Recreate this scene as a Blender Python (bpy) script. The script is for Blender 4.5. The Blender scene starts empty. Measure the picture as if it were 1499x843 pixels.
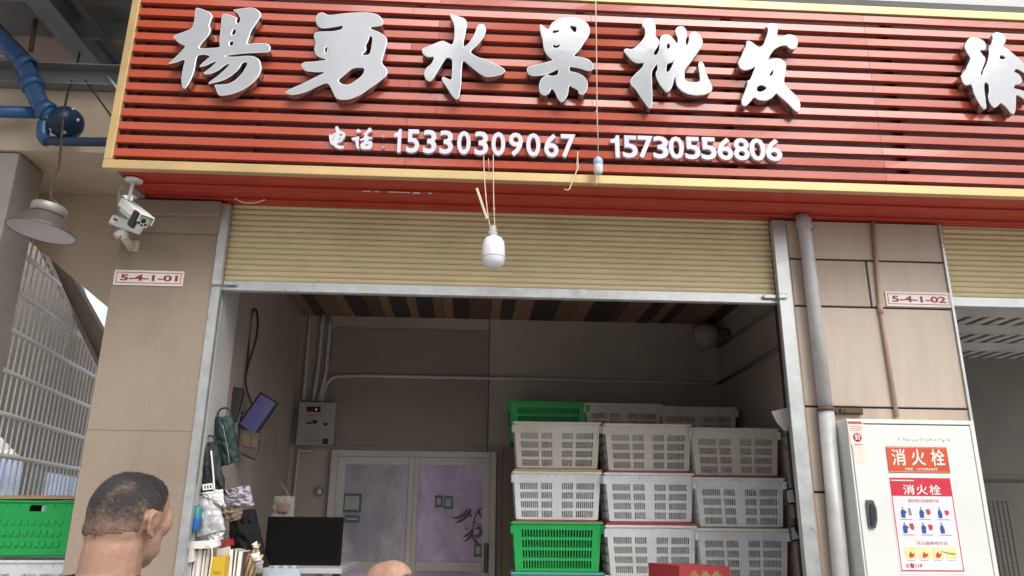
import bpy, bmesh, math, random
import numpy as np
from mathutils import Vector, Matrix, Euler, noise
random.seed(7)
R = math.radians
scene = bpy.context.scene
COL = scene.collection

# ------------------------------------------------------------------ camera
W, H, F = 1499.0, 843.0, 1100.0
PITCH, ROLL, YAW = R(16.8), R(0.54), R(3.02)
CAM = Vector((0, 0, 1.6))
fw = Vector((math.sin(YAW)*math.cos(PITCH), math.cos(YAW)*math.cos(PITCH), math.sin(PITCH)))
r0 = Vector((math.cos(YAW), -math.sin(YAW), 0)); u0 = r0.cross(fw)
rt = math.cos(ROLL)*r0 + math.sin(ROLL)*u0
up = -math.sin(ROLL)*r0 + math.cos(ROLL)*u0
cd = bpy.data.cameras.new('camera'); cam = bpy.data.objects.new('camera', cd); COL.objects.link(cam)
cam.matrix_world = Matrix(((rt.x, up.x, -fw.x, CAM.x), (rt.y, up.y, -fw.y, CAM.y), (rt.z, up.z, -fw.z, CAM.z), (0, 0, 0, 1)))
cd.sensor_width = 36; cd.lens = 36*F/W; cd.clip_end = 2000; cd.clip_start = 0.05
scene.camera = cam

# ------------------------------------------------------------------ world, sun, exposure
SUN_EL, SUN_AZ = R(49), R(158)          # azimuth clockwise from +Y: behind the camera, to the right
wd = bpy.data.worlds.new('World'); scene.world = wd; wd.use_nodes = True
nt = wd.node_tree; bg = nt.nodes['Background']
sky = nt.nodes.new('ShaderNodeTexSky'); sky.sky_type = 'NISHITA'; sky.sun_disc = False
sky.sun_elevation = SUN_EL; sky.sun_rotation = SUN_AZ; sky.air_density = 1.0; sky.dust_density = 4.0; sky.ozone_density = 1.0
hs = nt.nodes.new('ShaderNodeHueSaturation'); hs.inputs['Saturation'].default_value = 0.3
nt.links.new(sky.outputs[0], hs.inputs['Color']); nt.links.new(hs.outputs[0], bg.inputs[0]); bg.inputs[1].default_value = 0.15
sl = bpy.data.lights.new('sun', 'SUN'); sun = bpy.data.objects.new('sun', sl); COL.objects.link(sun)
sl.energy = 0.9; sl.angle = R(50); sl.color = (1.0, 0.95, 0.88)
sd = Vector((math.sin(SUN_AZ)*math.cos(SUN_EL), math.cos(SUN_AZ)*math.cos(SUN_EL), math.sin(SUN_EL)))
sun.rotation_euler = sd.to_track_quat('Z', 'Y').to_euler()
scene.view_settings.view_transform = 'Standard'; scene.view_settings.look = 'None'
scene.view_settings.exposure = 0.83; scene.view_settings.gamma = 1
scene.view_settings.use_curve_mapping = False
try:
    scene.cycles.max_bounces = 10; scene.cycles.diffuse_bounces = 6
except Exception: pass

# ------------------------------------------------------------------ helpers
def ray(px, py):
    return rt*((px-W/2)/F) - up*((py-H/2)/F) + fw
def at(px, py, Y):
    d = ray(px, py); return CAM + d*(Y/d.y)
def atz(px, py, Z):
    d = ray(px, py); return CAM + d*((Z-CAM.z)/d.z)
def atpl(px, py, S, n):
    d = ray(px, py); return CAM + d*((S-CAM).dot(n)/d.dot(n))
def XZ(px, py, Y):
    p = at(px, py, Y); return p.x, p.z

MATS = {}
def mat(name, col, rough=0.6, metal=0.0, var=0.12, scale=3.0, bump=0.0, bscale=40.0, coat=0.0, dirt=None, damt=0.5, dscale=1.3,
        spec=0.5, trans=0.0, ior=1.45, emit=None, estr=0.0, rvar=0.1, stretch=(1, 1, 1), sss=0.0, alpha=1.0, dlo=.45, dhi=.7):
    if name in MATS: return MATS[name]
    m = bpy.data.materials.new(name); m.use_nodes = True; n = m.node_tree; L = n.links
    b = n.nodes['Principled BSDF']
    tc = n.nodes.new('ShaderNodeTexCoord'); mp = n.nodes.new('ShaderNodeMapping'); oi = n.nodes.new('ShaderNodeObjectInfo'); sc_ = n.nodes.new('ShaderNodeMath'); sc_.operation = 'MULTIPLY'; sc_.inputs[1].default_value = 37.0
    L.new(oi.outputs['Random'], sc_.inputs[0]); av = n.nodes.new('ShaderNodeVectorMath'); L.new(tc.outputs['Object'], av.inputs[0]); L.new(sc_.outputs[0], av.inputs[1]); L.new(av.outputs[0], mp.inputs[0])
    mp.inputs['Scale'].default_value = stretch
    nz = n.nodes.new('ShaderNodeTexNoise'); L.new(mp.outputs[0], nz.inputs['Vector'])
    nz.inputs['Scale'].default_value = scale; nz.inputs['Detail'].default_value = 6; nz.inputs['Roughness'].default_value = .62
    mr = n.nodes.new('ShaderNodeMapRange'); L.new(nz.outputs['Fac'], mr.inputs[0])
    mr.inputs[1].default_value = .25; mr.inputs[2].default_value = .75
    mr.inputs[3].default_value = 1-var; mr.inputs[4].default_value = 1+var
    mx = n.nodes.new('ShaderNodeVectorMath'); mx.operation = 'SCALE'; mx.inputs[0].default_value = col
    L.new(mr.outputs[0], mx.inputs['Scale'])
    out = mx.outputs[0]
    if dirt is not None:
        nd = n.nodes.new('ShaderNodeTexNoise'); L.new(mp.outputs[0], nd.inputs['Vector'])
        nd.inputs['Scale'].default_value = dscale; nd.inputs['Detail'].default_value = 8; nd.inputs['Roughness'].default_value = .7
        cr = n.nodes.new('ShaderNodeMapRange'); L.new(nd.outputs['Fac'], cr.inputs[0])
        cr.inputs[1].default_value = dlo; cr.inputs[2].default_value = dhi; cr.inputs[3].default_value = 0; cr.inputs[4].default_value = damt
        mm = n.nodes.new('ShaderNodeMix'); mm.data_type = 'RGBA'
        L.new(cr.outputs[0], mm.inputs[0]); L.new(out, mm.inputs[6]); mm.inputs[7].default_value = (*dirt, 1)
        out = mm.outputs[2]
    L.new(out, b.inputs['Base Color'])
    m2 = n.nodes.new('ShaderNodeMapRange'); L.new(nz.outputs['Fac'], m2.inputs[0]); m2.inputs[1].default_value = .3; m2.inputs[2].default_value = .7
    m2.inputs[3].default_value = max(.02, rough-rvar); m2.inputs[4].default_value = min(1, rough+rvar)
    L.new(m2.outputs[0], b.inputs['Roughness'])
    b.inputs['Metallic'].default_value = metal; b.inputs['Coat Weight'].default_value = coat; b.inputs['Coat Roughness'].default_value = .08
    b.inputs['Specular IOR Level'].default_value = spec; b.inputs['IOR'].default_value = ior
    b.inputs['Transmission Weight'].default_value = trans; b.inputs['Alpha'].default_value = alpha
    if sss: b.inputs['Subsurface Weight'].default_value = sss; b.inputs['Subsurface Radius'].default_value = (.01, .004, .002)
    if emit: b.inputs['Emission Color'].default_value = (*emit, 1); b.inputs['Emission Strength'].default_value = estr
    if bump:
        nb = n.nodes.new('ShaderNodeTexNoise'); L.new(mp.outputs[0], nb.inputs['Vector']); nb.inputs['Scale'].default_value = bscale; nb.inputs['Detail'].default_value = 5
        bp = n.nodes.new('ShaderNodeBump'); L.new(nb.outputs['Fac'], bp.inputs['Height']); bp.inputs['Strength'].default_value = bump; bp.inputs['Distance'].default_value = .01
        L.new(bp.outputs[0], b.inputs['Normal'])
    MATS[name] = m; return m

class MB:
    def __init__(s): s.bm = bmesh.new(); s.mi = 0
    def _f(s, vs):
        try:
            f = s.bm.faces.new(vs); f.material_index = s.mi; return f
        except ValueError: return None
    def box(s, c, d, rot=None, bev=0.0, seg=1):
        M = Matrix.Translation(Vector(c)) @ ((rot if isinstance(rot, Matrix) else Euler(rot).to_matrix()).to_4x4() if rot is not None else Matrix())
        M = M @ Matrix.Diagonal((d[0], d[1], d[2], 1))
        t = bmesh.new(); bmesh.ops.create_cube(t, size=1, matrix=M)
        if bev > 0: bmesh.ops.bevel(t, geom=t.edges[:], offset=bev, segments=seg, affect='EDGES', profile=.5)
        s.add(t); return s
    def b(s, x0, x1, y0, y1, z0, z1, bev=0.0, seg=1):
        return s.box(((x0+x1)/2, (y0+y1)/2, (z0+z1)/2), (abs(x1-x0), abs(y1-y0), abs(z1-z0)), None, bev, seg)
    def add(s, t, M=None):
        if M is not None: t.transform(M)
        mp = {}
        for v in t.verts: mp[v] = s.bm.verts.new(v.co)
        for f in t.faces:
            g = s._f([mp[v] for v in f.verts])
            if g: g.smooth = f.smooth
        t.free(); return s
    def addmesh(s, me):
        vs = [s.bm.verts.new(v.co) for v in me.vertices]
        for p in me.polygons: s._f([vs[i] for i in p.vertices])
        return s
    def tube(s, pts, r, seg=8, sm=0, cap=True):
        pts = [Vector(p) for p in pts]
        rs = r if isinstance(r, (list, tuple)) else [r]*len(pts)
        for _ in range(sm):
            q = [pts[0]]; qr = [rs[0]]
            for i in range(len(pts)-1):
                a, b_ = pts[i], pts[i+1]
                q += [a.lerp(b_, .25), a.lerp(b_, .75)]; qr += [rs[i]*.75+rs[i+1]*.25, rs[i]*.25+rs[i+1]*.75]
            q.append(pts[-1]); qr.append(rs[-1]); pts, rs = q, qr
        rings = []; nrm = None
        for i, p in enumerate(pts):
            d = (pts[min(i+1, len(pts)-1)] - pts[max(i-1, 0)])
            if d.length < 1e-9: d = Vector((0, 0, 1))
            d.normalize()
            if nrm is None:
                nrm = d.orthogonal().normalized()
            nrm = (nrm - d*nrm.dot(d)); nrm = nrm.normalized() if nrm.length > 1e-6 else d.orthogonal().normalized()
            bn = d.cross(nrm)
            rings.append([s.bm.verts.new(p + (nrm*math.cos(2*math.pi*k/seg) + bn*math.sin(2*math.pi*k/seg))*rs[i]) for k in range(seg)])
        for a, b_ in zip(rings, rings[1:]):
            for k in range(seg):
                f = s._f([a[k], a[(k+1) % seg], b_[(k+1) % seg], b_[k]])
                if f: f.smooth = True
        if cap: s._f(rings[0][::-1]); s._f(rings[-1])
        return s
    def lathe(s, prof, c, axis=(0, 0, 1), seg=28, smooth=True):
        M = Matrix.Translation(Vector(c)) @ Vector(axis).to_track_quat('Z', 'Y').to_matrix().to_4x4()
        rings = []
        for r, z in prof:
            if r < 1e-5: rings.append([s.bm.verts.new(M @ Vector((0, 0, z)))])
            else: rings.append([s.bm.verts.new(M @ Vector((r*math.cos(2*math.pi*k/seg), r*math.sin(2*math.pi*k/seg), z))) for k in range(seg)])
        for a, b_ in zip(rings, rings[1:]):
            for k in range(seg):
                k2 = (k+1) % seg
                if len(a) == 1 and len(b_) == 1: continue
                if len(a) == 1: f = s._f([a[0], b_[k2], b_[k]])
                elif len(b_) == 1: f = s._f([a[k], a[k2], b_[0]])
                else: f = s._f([a[k], a[k2], b_[k2], b_[k]])
                if f: f.smooth = smooth
        return s
    def prism(s, pts, dv):
        dv = Vector(dv); a = [s.bm.verts.new(Vector(p)) for p in pts]; b_ = [s.bm.verts.new(Vector(p)+dv) for p in pts]
        n = len(pts); s._f(a); s._f(b_[::-1])
        for i in range(n): s._f([a[(i+1) % n], a[i], b_[i], b_[(i+1) % n]])
        return s
    def pxprism(s, pl, Y, th): return s.prism([at(x, y, Y) for x, y in pl], (0, th, 0))
    def soft(s, off=.012, seg=3):
        bmesh.ops.recalc_face_normals(s.bm, faces=s.bm.faces[:])
        ed = [e for e in s.bm.edges if len(e.link_faces) == 2 and e.calc_face_angle(0) > .9]
        bmesh.ops.bevel(s.bm, geom=ed, offset=off, segments=seg, affect='EDGES', profile=.5, clamp_overlap=True)
        for f in s.bm.faces: f.smooth = True
        return s
    def quad(s, pts): s._f([s.bm.verts.new(Vector(p)) for p in pts]); return s
    def mesh(s, name, recalc=True):
        if recalc: bmesh.ops.recalc_face_normals(s.bm, faces=s.bm.faces[:])
        me = bpy.data.meshes.new(name); s.bm.to_mesh(me); s.bm.free(); return me

PLACED = set()
def tag(o, label=None, cat=None, group=None, kind=None):
    if label: o['label'] = label
    if cat: o['category'] = cat
    if group: o['group'] = group
    if kind: o['kind'] = kind
    return o
def T(name, label, cat, group=None, loc=None):
    o = bpy.data.objects.new(name, None); COL.objects.link(o); o.empty_display_size = .1
    tag(o, label, cat, group)
    if loc is not None: o.location = loc; PLACED.add(o.name)
    return o
def O(name, mb, mats, parent=None, label=None, cat=None, group=None, kind=None, smooth=False, recalc=True):
    me = mb.mesh(name, recalc) if isinstance(mb, MB) else mb
    me.name = name
    for m in (mats if isinstance(mats, (list, tuple)) else [mats]): me.materials.append(m)
    if smooth:
        for p in me.polygons: p.use_smooth = True
    o = bpy.data.objects.new(name, me); COL.objects.link(o)
    if parent is None:
        co = np.empty(len(me.vertices)*3); me.vertices.foreach_get('co', co); co = co.reshape(-1, 3)
        lo, hi = co.min(0), co.max(0); base = Vector(((lo[0]+hi[0])/2, (lo[1]+hi[1])/2, lo[2]))
        me.transform(Matrix.Translation(-base)); o.location = base
    else: o.parent = parent
    return tag(o, label, cat, group, kind)
def finish():
    bpy.context.view_layer.update()
    for e in [o for o in bpy.data.objects if o.type == 'EMPTY' and o.name not in PLACED and o.parent is None]:
        lo = Vector((1e9,)*3); hi = -lo; st = list(e.children)
        while st:
            c = st.pop(); st += list(c.children)
            if c.type == 'MESH':
                for v in c.bound_box:
                    for k in range(3): lo[k] = min(lo[k], v[k]); hi[k] = max(hi[k], v[k])
        if lo.x > 1e8: continue
        base = Vector(((lo.x+hi.x)/2, (lo.y+hi.y)/2, lo.z))
        e.location = base
        for c in e.children: c.matrix_parent_inverse = Matrix.Translation(-base)

RX = Matrix.Rotation(math.pi/2, 4, 'X')
def curve_mesh(polys, ext, bev=0.0):
    """closed 2-D outlines (holes by even-odd) -> solid mesh standing in XZ, front at -Y, front face at local y=-ext"""
    cu = bpy.data.curves.new('c', 'CURVE'); cu.dimensions = '2D'; cu.fill_mode = 'BOTH'; cu.extrude = ext; cu.bevel_depth = bev; cu.bevel_resolution = 1
    if bev: cu.offset = -bev
    for pl in polys:
        sp = cu.splines.new('POLY'); sp.points.add(len(pl)-1); sp.use_cyclic_u = True
        for p, q in zip(sp.points, pl): p.co = (q[0], q[1], 0, 1)
    o = bpy.data.objects.new('c', cu); COL.objects.link(o); bpy.context.view_layer.update()
    dg = bpy.context.evaluated_depsgraph_get(); me = bpy.data.meshes.new_from_object(o.evaluated_get(dg))
    bpy.data.objects.remove(o); bpy.data.curves.remove(cu)
    me.transform(RX); me.materials.clear(); return me
_TC = {}
def text_raw(s, off, ext, res=3):
    cu = bpy.data.curves.new('t', 'FONT'); cu.body = s; cu.size = 1; cu.offset = off; cu.extrude = ext; cu.resolution_u = res
    o = bpy.data.objects.new('t', cu); COL.objects.link(o); bpy.context.view_layer.update()
    dg = bpy.context.evaluated_depsgraph_get(); me = bpy.data.meshes.new_from_object(o.evaluated_get(dg))
    bpy.data.objects.remove(o); bpy.data.curves.remove(cu); me.materials.clear(); return me
def text(s, x0, x1, z0, z1, Y, th=.001, off=0.0, roll=0.0, M=None):
    """text solid fitted into the rectangle, front face at Y"""
    me = text_raw(s, off, .5)
    co = np.empty(len(me.vertices)*3); me.vertices.foreach_get('co', co); co = co.reshape(-1, 3); lo, hi = co.min(0), co.max(0)
    A = Matrix.Diagonal(((x1-x0)/max(hi[0]-lo[0], 1e-6), (z1-z0)/max(hi[1]-lo[1], 1e-6), th, 1)) @ Matrix.Translation(Vector((-(lo[0]+hi[0])/2, -(lo[1]+hi[1])/2, -.5)))
    me.transform(Matrix.Translation(((x0+x1)/2, Y, (z0+z1)/2)) @ Matrix.Rotation(roll, 4, 'Y') @ RX @ A)
    return me
def chaikin(pl, n=2, k=.22):
    for _ in range(n):
        q = []
        for i in range(len(pl)):
            a, b_ = pl[i], pl[(i+1) % len(pl)]
            q += [(a[0]*(1-k)+b_[0]*k, a[1]*(1-k)+b_[1]*k), (a[0]*k+b_[0]*(1-k), a[1]*k+b_[1]*(1-k))]
        pl = q
    return pl

# ------------------------------------------------------------------ materials
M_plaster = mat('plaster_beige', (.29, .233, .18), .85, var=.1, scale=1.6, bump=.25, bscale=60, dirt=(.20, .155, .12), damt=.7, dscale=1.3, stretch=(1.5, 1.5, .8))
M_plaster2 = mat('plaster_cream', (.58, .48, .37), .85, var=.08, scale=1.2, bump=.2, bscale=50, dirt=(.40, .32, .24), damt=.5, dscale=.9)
M_inwall = mat('inside_wall', (.40, .345, .305), .7, var=.08, scale=1.5, dirt=(.25, .205, .175), damt=.6, dscale=.8, bump=.1)
M_white_rev = mat('white_reveal', (.5, .5, .48), .6, var=.05, dirt=(.4, .38, .34), damt=.5)
M_tile = mat('stone_tile', (.46, .385, .32), .55, var=.09, scale=5, stretch=(3, 3, .5), bump=.08, dirt=(.34, .26, .2), damt=.45, dscale=.8)
M_tiles = [M_tile, mat('stone_tile_warm', (.43, .355, .29), .55, var=.1, scale=5, stretch=(3, 3, .4), bump=.08, dirt=(.30, .23, .18), damt=.6, dscale=.9), mat('stone_tile_pale', (.48, .405, .34), .5, var=.09, scale=4, stretch=(3, 3, .5), bump=.08, dirt=(.36, .28, .22), damt=.55, dscale=1.1)]
M_joint = mat('tile_joint', (.045, .035, .03), .9)
M_red = mat('red_slat_paint', (.42, .075, .038), .2, var=.1, scale=1.5, bump=.04, bscale=5, stretch=(.5, 1, 3), coat=.45, spec=.55, rvar=.08, dirt=(.42, .13, .09), damt=.45, dscale=2)
M_redback = mat('sign_backing', (.075, .012, .012), .5, var=.2)
M_redsof = mat('red_soffit_paint', (.44, .042, .024), .4, var=.12, dirt=(.22, .03, .02), damt=.6, dscale=3)
M_gold = mat('gold_anodised_rail', (.56, .40, .19), .38, .35, var=.07, scale=4, dirt=(.45, .33, .18), damt=.4)
M_char = mat('white_acrylic_face', (.37, .39, .42), .1, var=.03, scale=12, coat=.5, spec=.7, bump=.18, bscale=5, rvar=.04)
M_side = mat('mirror_side', (.42, .40, .40), .12, .85, var=.1)
M_chrome = mat('polished_rim', (.95, .95, .97), .12, .25, var=.02, coat=.8)
M_steel = mat('galvanised_steel', (.48, .50, .50), .36, .55, var=.16, scale=14, dirt=(.4, .38, .34), damt=.4, dscale=5)
M_pipe = mat('grey_pvc', (.50, .50, .50), .42, .1, var=.14, scale=9, dirt=(.28, .26, .25), damt=.5, dscale=4)
M_shut = mat('shutter_cream', (.62, .525, .32), .5, var=.06, scale=2, dirt=(.42, .34, .21), damt=.5, dscale=1.6, stretch=(1, 1, 1.3))
M_white = mat('white_paint', (.66, .68, .65), .4, var=.04, dirt=(.6, .58, .52), damt=.35, dscale=2, coat=.15)
M_whitepl = mat('white_plastic', (.72, .72, .7), .4, var=.05)
M_bulb = mat('bulb_diffuser', (.74, .74, .77), .35, var=.02, sss=.3)
M_black = mat('black_plastic', (.02, .02, .022), .45)
M_dkgrey = mat('dark_grey_steel', (.07, .072, .075), .6, var=.15)
M_beam = mat('grey_steel_beam', (.24, .25, .26), .55, .2, var=.12, dirt=(.18, .16, .14), damt=.4)
M_blue = mat('blue_pipe_paint', (.03, .09, .22), .35, var=.15, dirt=(.03, .05, .1), damt=.6)
M_concrete = mat('concrete', (.34, .33, .31), .9, var=.12, scale=2, bump=.2, dirt=(.22, .21, .2), damt=.4)
M_green = mat('green_crate_plastic', (.02, .42, .10), .38, var=.06, dirt=(.03, .3, .08), damt=.5, dscale=3, sss=.0)
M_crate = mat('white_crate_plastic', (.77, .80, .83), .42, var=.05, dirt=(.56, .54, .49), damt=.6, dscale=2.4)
M_crate2 = mat('shaded_crate_plastic', (.62, .585, .53), .45, var=.06, dirt=(.38, .35, .3), damt=.6, dscale=3)  # duller crate colour with the shade under the shutter put in
M_teal = mat('teal_crate_plastic', (.08, .38, .33), .4, var=.06)
M_boardr = mat('red_board', (.42, .05, .05), .6, var=.15, scale=8)
M_boardy = mat('yellow_board', (.52, .36, .14), .6, var=.15, scale=8)
M_alu = mat('aluminium_frame', (.50, .475, .45), .45, .1, var=.08, dirt=(.3, .28, .26), damt=.5)
M_paper = mat('paper', (.75, .73, .68), .8, var=.05)
M_skin = mat('skin', (.38, .225, .16), .5, var=.18, scale=16, bump=.2, bscale=170, sss=.05, dirt=(.30, .15, .105), damt=.6, dscale=18)
M_hair = mat('black_hair', (.018, .016, .016), .5, var=.3, scale=60, bump=.5, bscale=300)
M_scalp = mat('shaved_scalp', (.085, .07, .065), .6, var=.35, scale=40, bump=.5, bscale=260, dirt=(.24, .17, .14), damt=.6, dscale=14, dlo=.52, dhi=.8)
M_shirt = mat('dark_shirt', (.03, .03, .035), .8, bump=.2, bscale=120)
M_trous = mat('grey_trousers', (.06, .065, .08), .85, bump=.2, bscale=120)
M_rope = mat('pale_string', (.55, .46, .36), .9)
M_cord = mat('dark_cord', (.05, .035, .025), .7)
M_wood = mat('wood', (.40, .27, .15), .7, var=.2, scale=8, stretch=(1, 1, 6))

# ------------------------------------------------------------------ setting: ground
O('ground', MB().b(-60, 60, -60, 60, -.2, 0), mat('street_concrete', (.40, .385, .36), .85, var=.15, scale=.8, bump=.2, dirt=(.18, .17, .16), damt=.5, dscale=.4), kind='structure')
O('shop_floor', MB().b(-1.46, 2.1, 4.05, 6.3, .001, .06), mat('floor_cement', (.36, .34, .32), .7), kind='structure')

SOF = 3.275        # soffit height
YF = 4.0           # facade plane
PL0, PL1 = -1.957, -1.42
JR0, JR1 = 1.727, 1.80
PR1 = 2.725

# pillars
pl = MB()
pl.b(PL0-.0015, PL1, YF, YF+.42, 0, 1.996, .0008)
pl.b(PL0, PL1, YF-.002, YF+.42, 1.996, SOF-.01, .0015)
pl.b(PL0+.05, PL1, YF-.022, YF+.1, 3.075, SOF-.012, .006)
pl.b(PL0+.06, PL1-.001, YF-.045, YF+.05, 3.17, SOF-.014, .006)
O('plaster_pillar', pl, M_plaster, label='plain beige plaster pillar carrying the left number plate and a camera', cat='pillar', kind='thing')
pr = pr_tiles = T('tiled_pillar', 'pillar clad in beige stone tiles with dark joints behind the grey downpipe', 'pillar'); pr['kind'] = 'thing'
O('pillar_core', MB().b(1.80, PR1-.012, YF+.012, YF+.09, 0, SOF-.01).b(1.905, PR1-.012, YF+.0901, YF+.5, 0, SOF-.01), M_joint, pr)
zj1, zj2, zj3 = at(1220, 380, YF).z, at(1230, 449, YF).z, at(1245, 596, YF).z
xv = at(1272, 415, YF).x; g = .0055; x0 = 1.812
tl = MB()
zs = [(SOF-.012, zj1, None), (zj1, zj2, xv), (zj2, zj3, None), (zj3, zj3-.45, None), (zj3-.45, 0.01, None)]
for za, zb, xs in zs:
    for a, b_ in ([(x0, PR1)] if xs is None else [(x0, xs), (xs, PR1)]):
        tl.mi = len(tl.bm.faces) % 3 if False else (len(tl.bm.verts)//24) % 3
        tl.b(a+(g if a != x0 else 0), b_-(g if b_ != PR1 else 0), YF, YF+.02, zb+g, za-g if za != SOF-.012 else za, .003)
tl.b(PR1-.010, PR1-.001, YF+.0225, YF+.5, .01, SOF-.012)
O('tile_cladding', tl, M_tiles, pr)
O('pillar_reveal', MB().b(1.801, 1.811, YF+.003, YF+.011, .01, SOF-.013), M_tile, pr)

# lintel wall above the opening and the wall behind the sign
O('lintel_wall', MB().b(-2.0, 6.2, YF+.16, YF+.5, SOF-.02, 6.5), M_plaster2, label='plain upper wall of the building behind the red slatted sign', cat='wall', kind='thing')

# interior walls
XL, XR, YB, ZC = -1.43, 2.085, 6.2, 3.19
O('side_wall', MB().b(XL-.15, XL, YF+.36, YB+.2, 0, 3.6), M_inwall, label='shadowed inside wall with the looped cable and tilted screen', cat='wall', kind='thing')
O('white_reveal', MB().b(PL1+.001, -1.385, YF+.075, YF+.355, 0, SOF-.03), M_white_rev, label='narrow white painted strip just inside the left shutter rail', cat='door reveal', kind='thing')
O('side_wall', MB().b(XR, XR+.15, YF+.1, YB+.2, 0, 3.6), M_inwall, label='shadowed inside wall with the round lamp beside the crate stacks', cat='wall', kind='thing')
bw = T('back_wall', 'dim brown panelled back wall of the shop above the sliding door', 'wall'); bw['kind'] = 'thing'
O('wall_panel', MB().b(XL, at(716, 500, YB).x, YB, YB+.1, 0, 3.6).b(at(716, 500, YB).x+.006, XR, YB+.004, YB+.1, 0, 3.6), M_inwall, bw)
O('backing', MB().b(XL-.1, XR+.1, YB+.101, YB+.14, 0, 3.6), M_inwall, bw)
O('raised_panel', MB().b(at(486, 500, YB-.012).x, at(716, 500, YB-.012).x-.004, YB-.012, YB-.001, 2.12, at(600, 482, YB-.012).z), mat('panel_brown', (.27, .22, .195), .65, var=.08, dirt=(.2, .17, .15), damt=.5), bw)
# ceiling planks
ce = MB(); x = XL; k = 0
while x < XR:
    w = random.uniform(.07, .2); ce.mi = [0, 2, 1, 0, 2, 3, 0, 2][k % 8]
    ce.b(x+.002, min(x+w, XR)-.002, YF+.17, YB, ZC, ZC+.03+.01*(k % 3), 0); x += w; k += 1
O('plank_ceiling', ce, [mat('plank_tan', (.26, .155, .10), .7, scale=6, stretch=(6, 1, 1), var=.25), mat('plank_orange', (.20, .115, .075), .7, var=.25), mat('plank_dark', (.055, .04, .034), .8), mat('plank_brown', (.13, .075, .05), .7, var=.2)],
  label='ceiling of brown tan and black wooden planks inside the shop', cat='ceiling', kind='structure')
O('roof_slab', MB().b(XL-.2, 8, YF+.51, 9, 3.62, 3.9), M_concrete, kind='structure')

# ------------------------------------------------------------------ roller shutters
def shutter(xa, xb, zbar, label, left_w, right_w):
    t = T('roller_shutter', label, 'roller shutter', 'half raised roller shutters')
    c = MB(); z = zbar+.06; n = 0; pit = .0335
    prof = []
    while z < SOF+.08:
        prof += [(0, z), (-.006, z+.006), (-.0085, z+pit*.5), (-.006, z+pit-.008), (0.001, z+pit-.003), (.004, z+pit-.0015)]; z += pit
    for (ya, za), (yb, zb) in zip(prof, prof[1:]):
        c.quad([(xa, YF+.055+ya, za), (xb, YF+.055+ya, za), (xb, YF+.055+yb, zb), (xa, YF+.055+yb, zb)])
    O('slat_curtain', c, M_shut, t, recalc=False)
    bb = MB().b(xa-.01, xb+.01, YF+.03, YF+.065, zbar-.002, zbar+.058, .003).b(xa-.01, xb+.01, YF+.018, YF+.03, zbar, zbar+.012)
    O('bottom_bar', bb, M_steel, t)
    for x_, w in ((xa, left_w), (xb, right_w)):
        if not w: continue
        s = 1 if x_ == xa else -1
        gr = MB().b(x_-s*w, x_+s*.004, YF-.012, YF-.004, 0, SOF-.015, .0015).b(x_-s*w, x_-s*(w-.006), YF-.0035, YF+.09, 0, SOF-.02).b(x_-s*.002, x_+s*.006, YF-.0035, YF+.025, 0, SOF-.02)
        O('guide_rail', gr, M_steel, t)
        if w < .02: continue
        lk = MB().box((x_+s*.05, YF+.012, zbar+.035), (.07, .012, .022), None, .003).lathe([(0, -.012), (.012, -.012), (.012, .0), (0, 0)], (x_+s*.07, YF+.012, zbar+.035), (0, -1, 0), 12)
        lk.box((x_-s*.012, YF-.02, zbar+.03), (.05, .016, .03), None, .004)
        O('latch', lk, M_steel, t)
    return t
shutter(-1.383, 1.727, 2.765, 'half raised cream roller shutter with the white bulb hanging before it', .042, .072)
shutter(2.735, 5.6, 2.775, 'cream roller shutter of the neighbouring shop right of the tiled pillar', .012, .05)

# ------------------------------------------------------------------ neighbour shop inside
nb = T('neighbour_ceiling', 'steel deck ceiling on purlins inside the neighbouring shop', 'ceiling'); nb['kind'] = 'thing'
dk = MB(); x = 2.6
M_deck = mat('deck_steel', (.62, .61, .59), .5, .2, var=.12)
while x < 7.5:
    dk.mi = 0; dk.b(x, x+.09, YF+.3, 8.4, 3.42, 3.44); dk.mi = 1; dk.b(x+.091, x+.16, YF+.3, 8.4, 3.47, 3.49); x += .161
O('deck_ribs', dk, [M_deck, M_dkgrey], nb)
for y in (5.25, 5.72, 6.22, 6.85, 7.6):
    O('purlin', MB().b(2.65, 7.5, y, y+.012, 3.335, 3.415).b(2.65, 7.5, y+.013, y+.06, 3.335, 3.345), M_deck, nb)
O('neighbour_back_wall', MB().b(2.65, 7.5, 8.4, 8.6, 0, 3.6), mat('dim_wall', (.2, .19, .17), .8), label='dim grey back wall of the neighbouring shop', cat='wall', kind='thing')
O('party_wall', MB().b(XR+.16, 2.74, YF+.51, 8.4, 0, 3.6), M_inwall, label='side wall of the neighbouring shop behind the tiled pillar', cat='wall', kind='thing')
nr = T('storage_rack', 'dark steel rack with wire mesh shelves in the neighbouring shop', 'rack')
rk = MB()
for x_ in (3.45, 5.7):
    for y in (6.4, 7.0): rk.b(x_, x_+.05, y, y+.05, 0, 2.1)
O('rack_post', rk, mat('rack_paint', (.13, .12, .105), .7), nr)
O('rack_shelf', MB().b(3.3, 5.9, 6.38, 7.08, 1.93, 1.98), mat('rack_shelf_steel', (.16, .14, .12), .6), nr)
ms = MB()
for i in range(24): ms.b(3.62+i*.04, 3.626+i*.04, 6.36, 6.37, .9, 1.75)
for i in range(22): ms.b(3.6, 4.6, 6.371, 6.378, .9+i*.04, .905+i*.04)
O('wire_mesh', ms, mat('mesh_wire', (.14, .13, .115), .6), nr)
O('carton', MB().b(4.05, 4.4, 6.4, 6.9, 1.981, 2.12, .005), mat('dark_carton', (.06, .05, .045), .7), label='dark carton lying on the rack of the neighbouring shop', cat='box')

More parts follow.
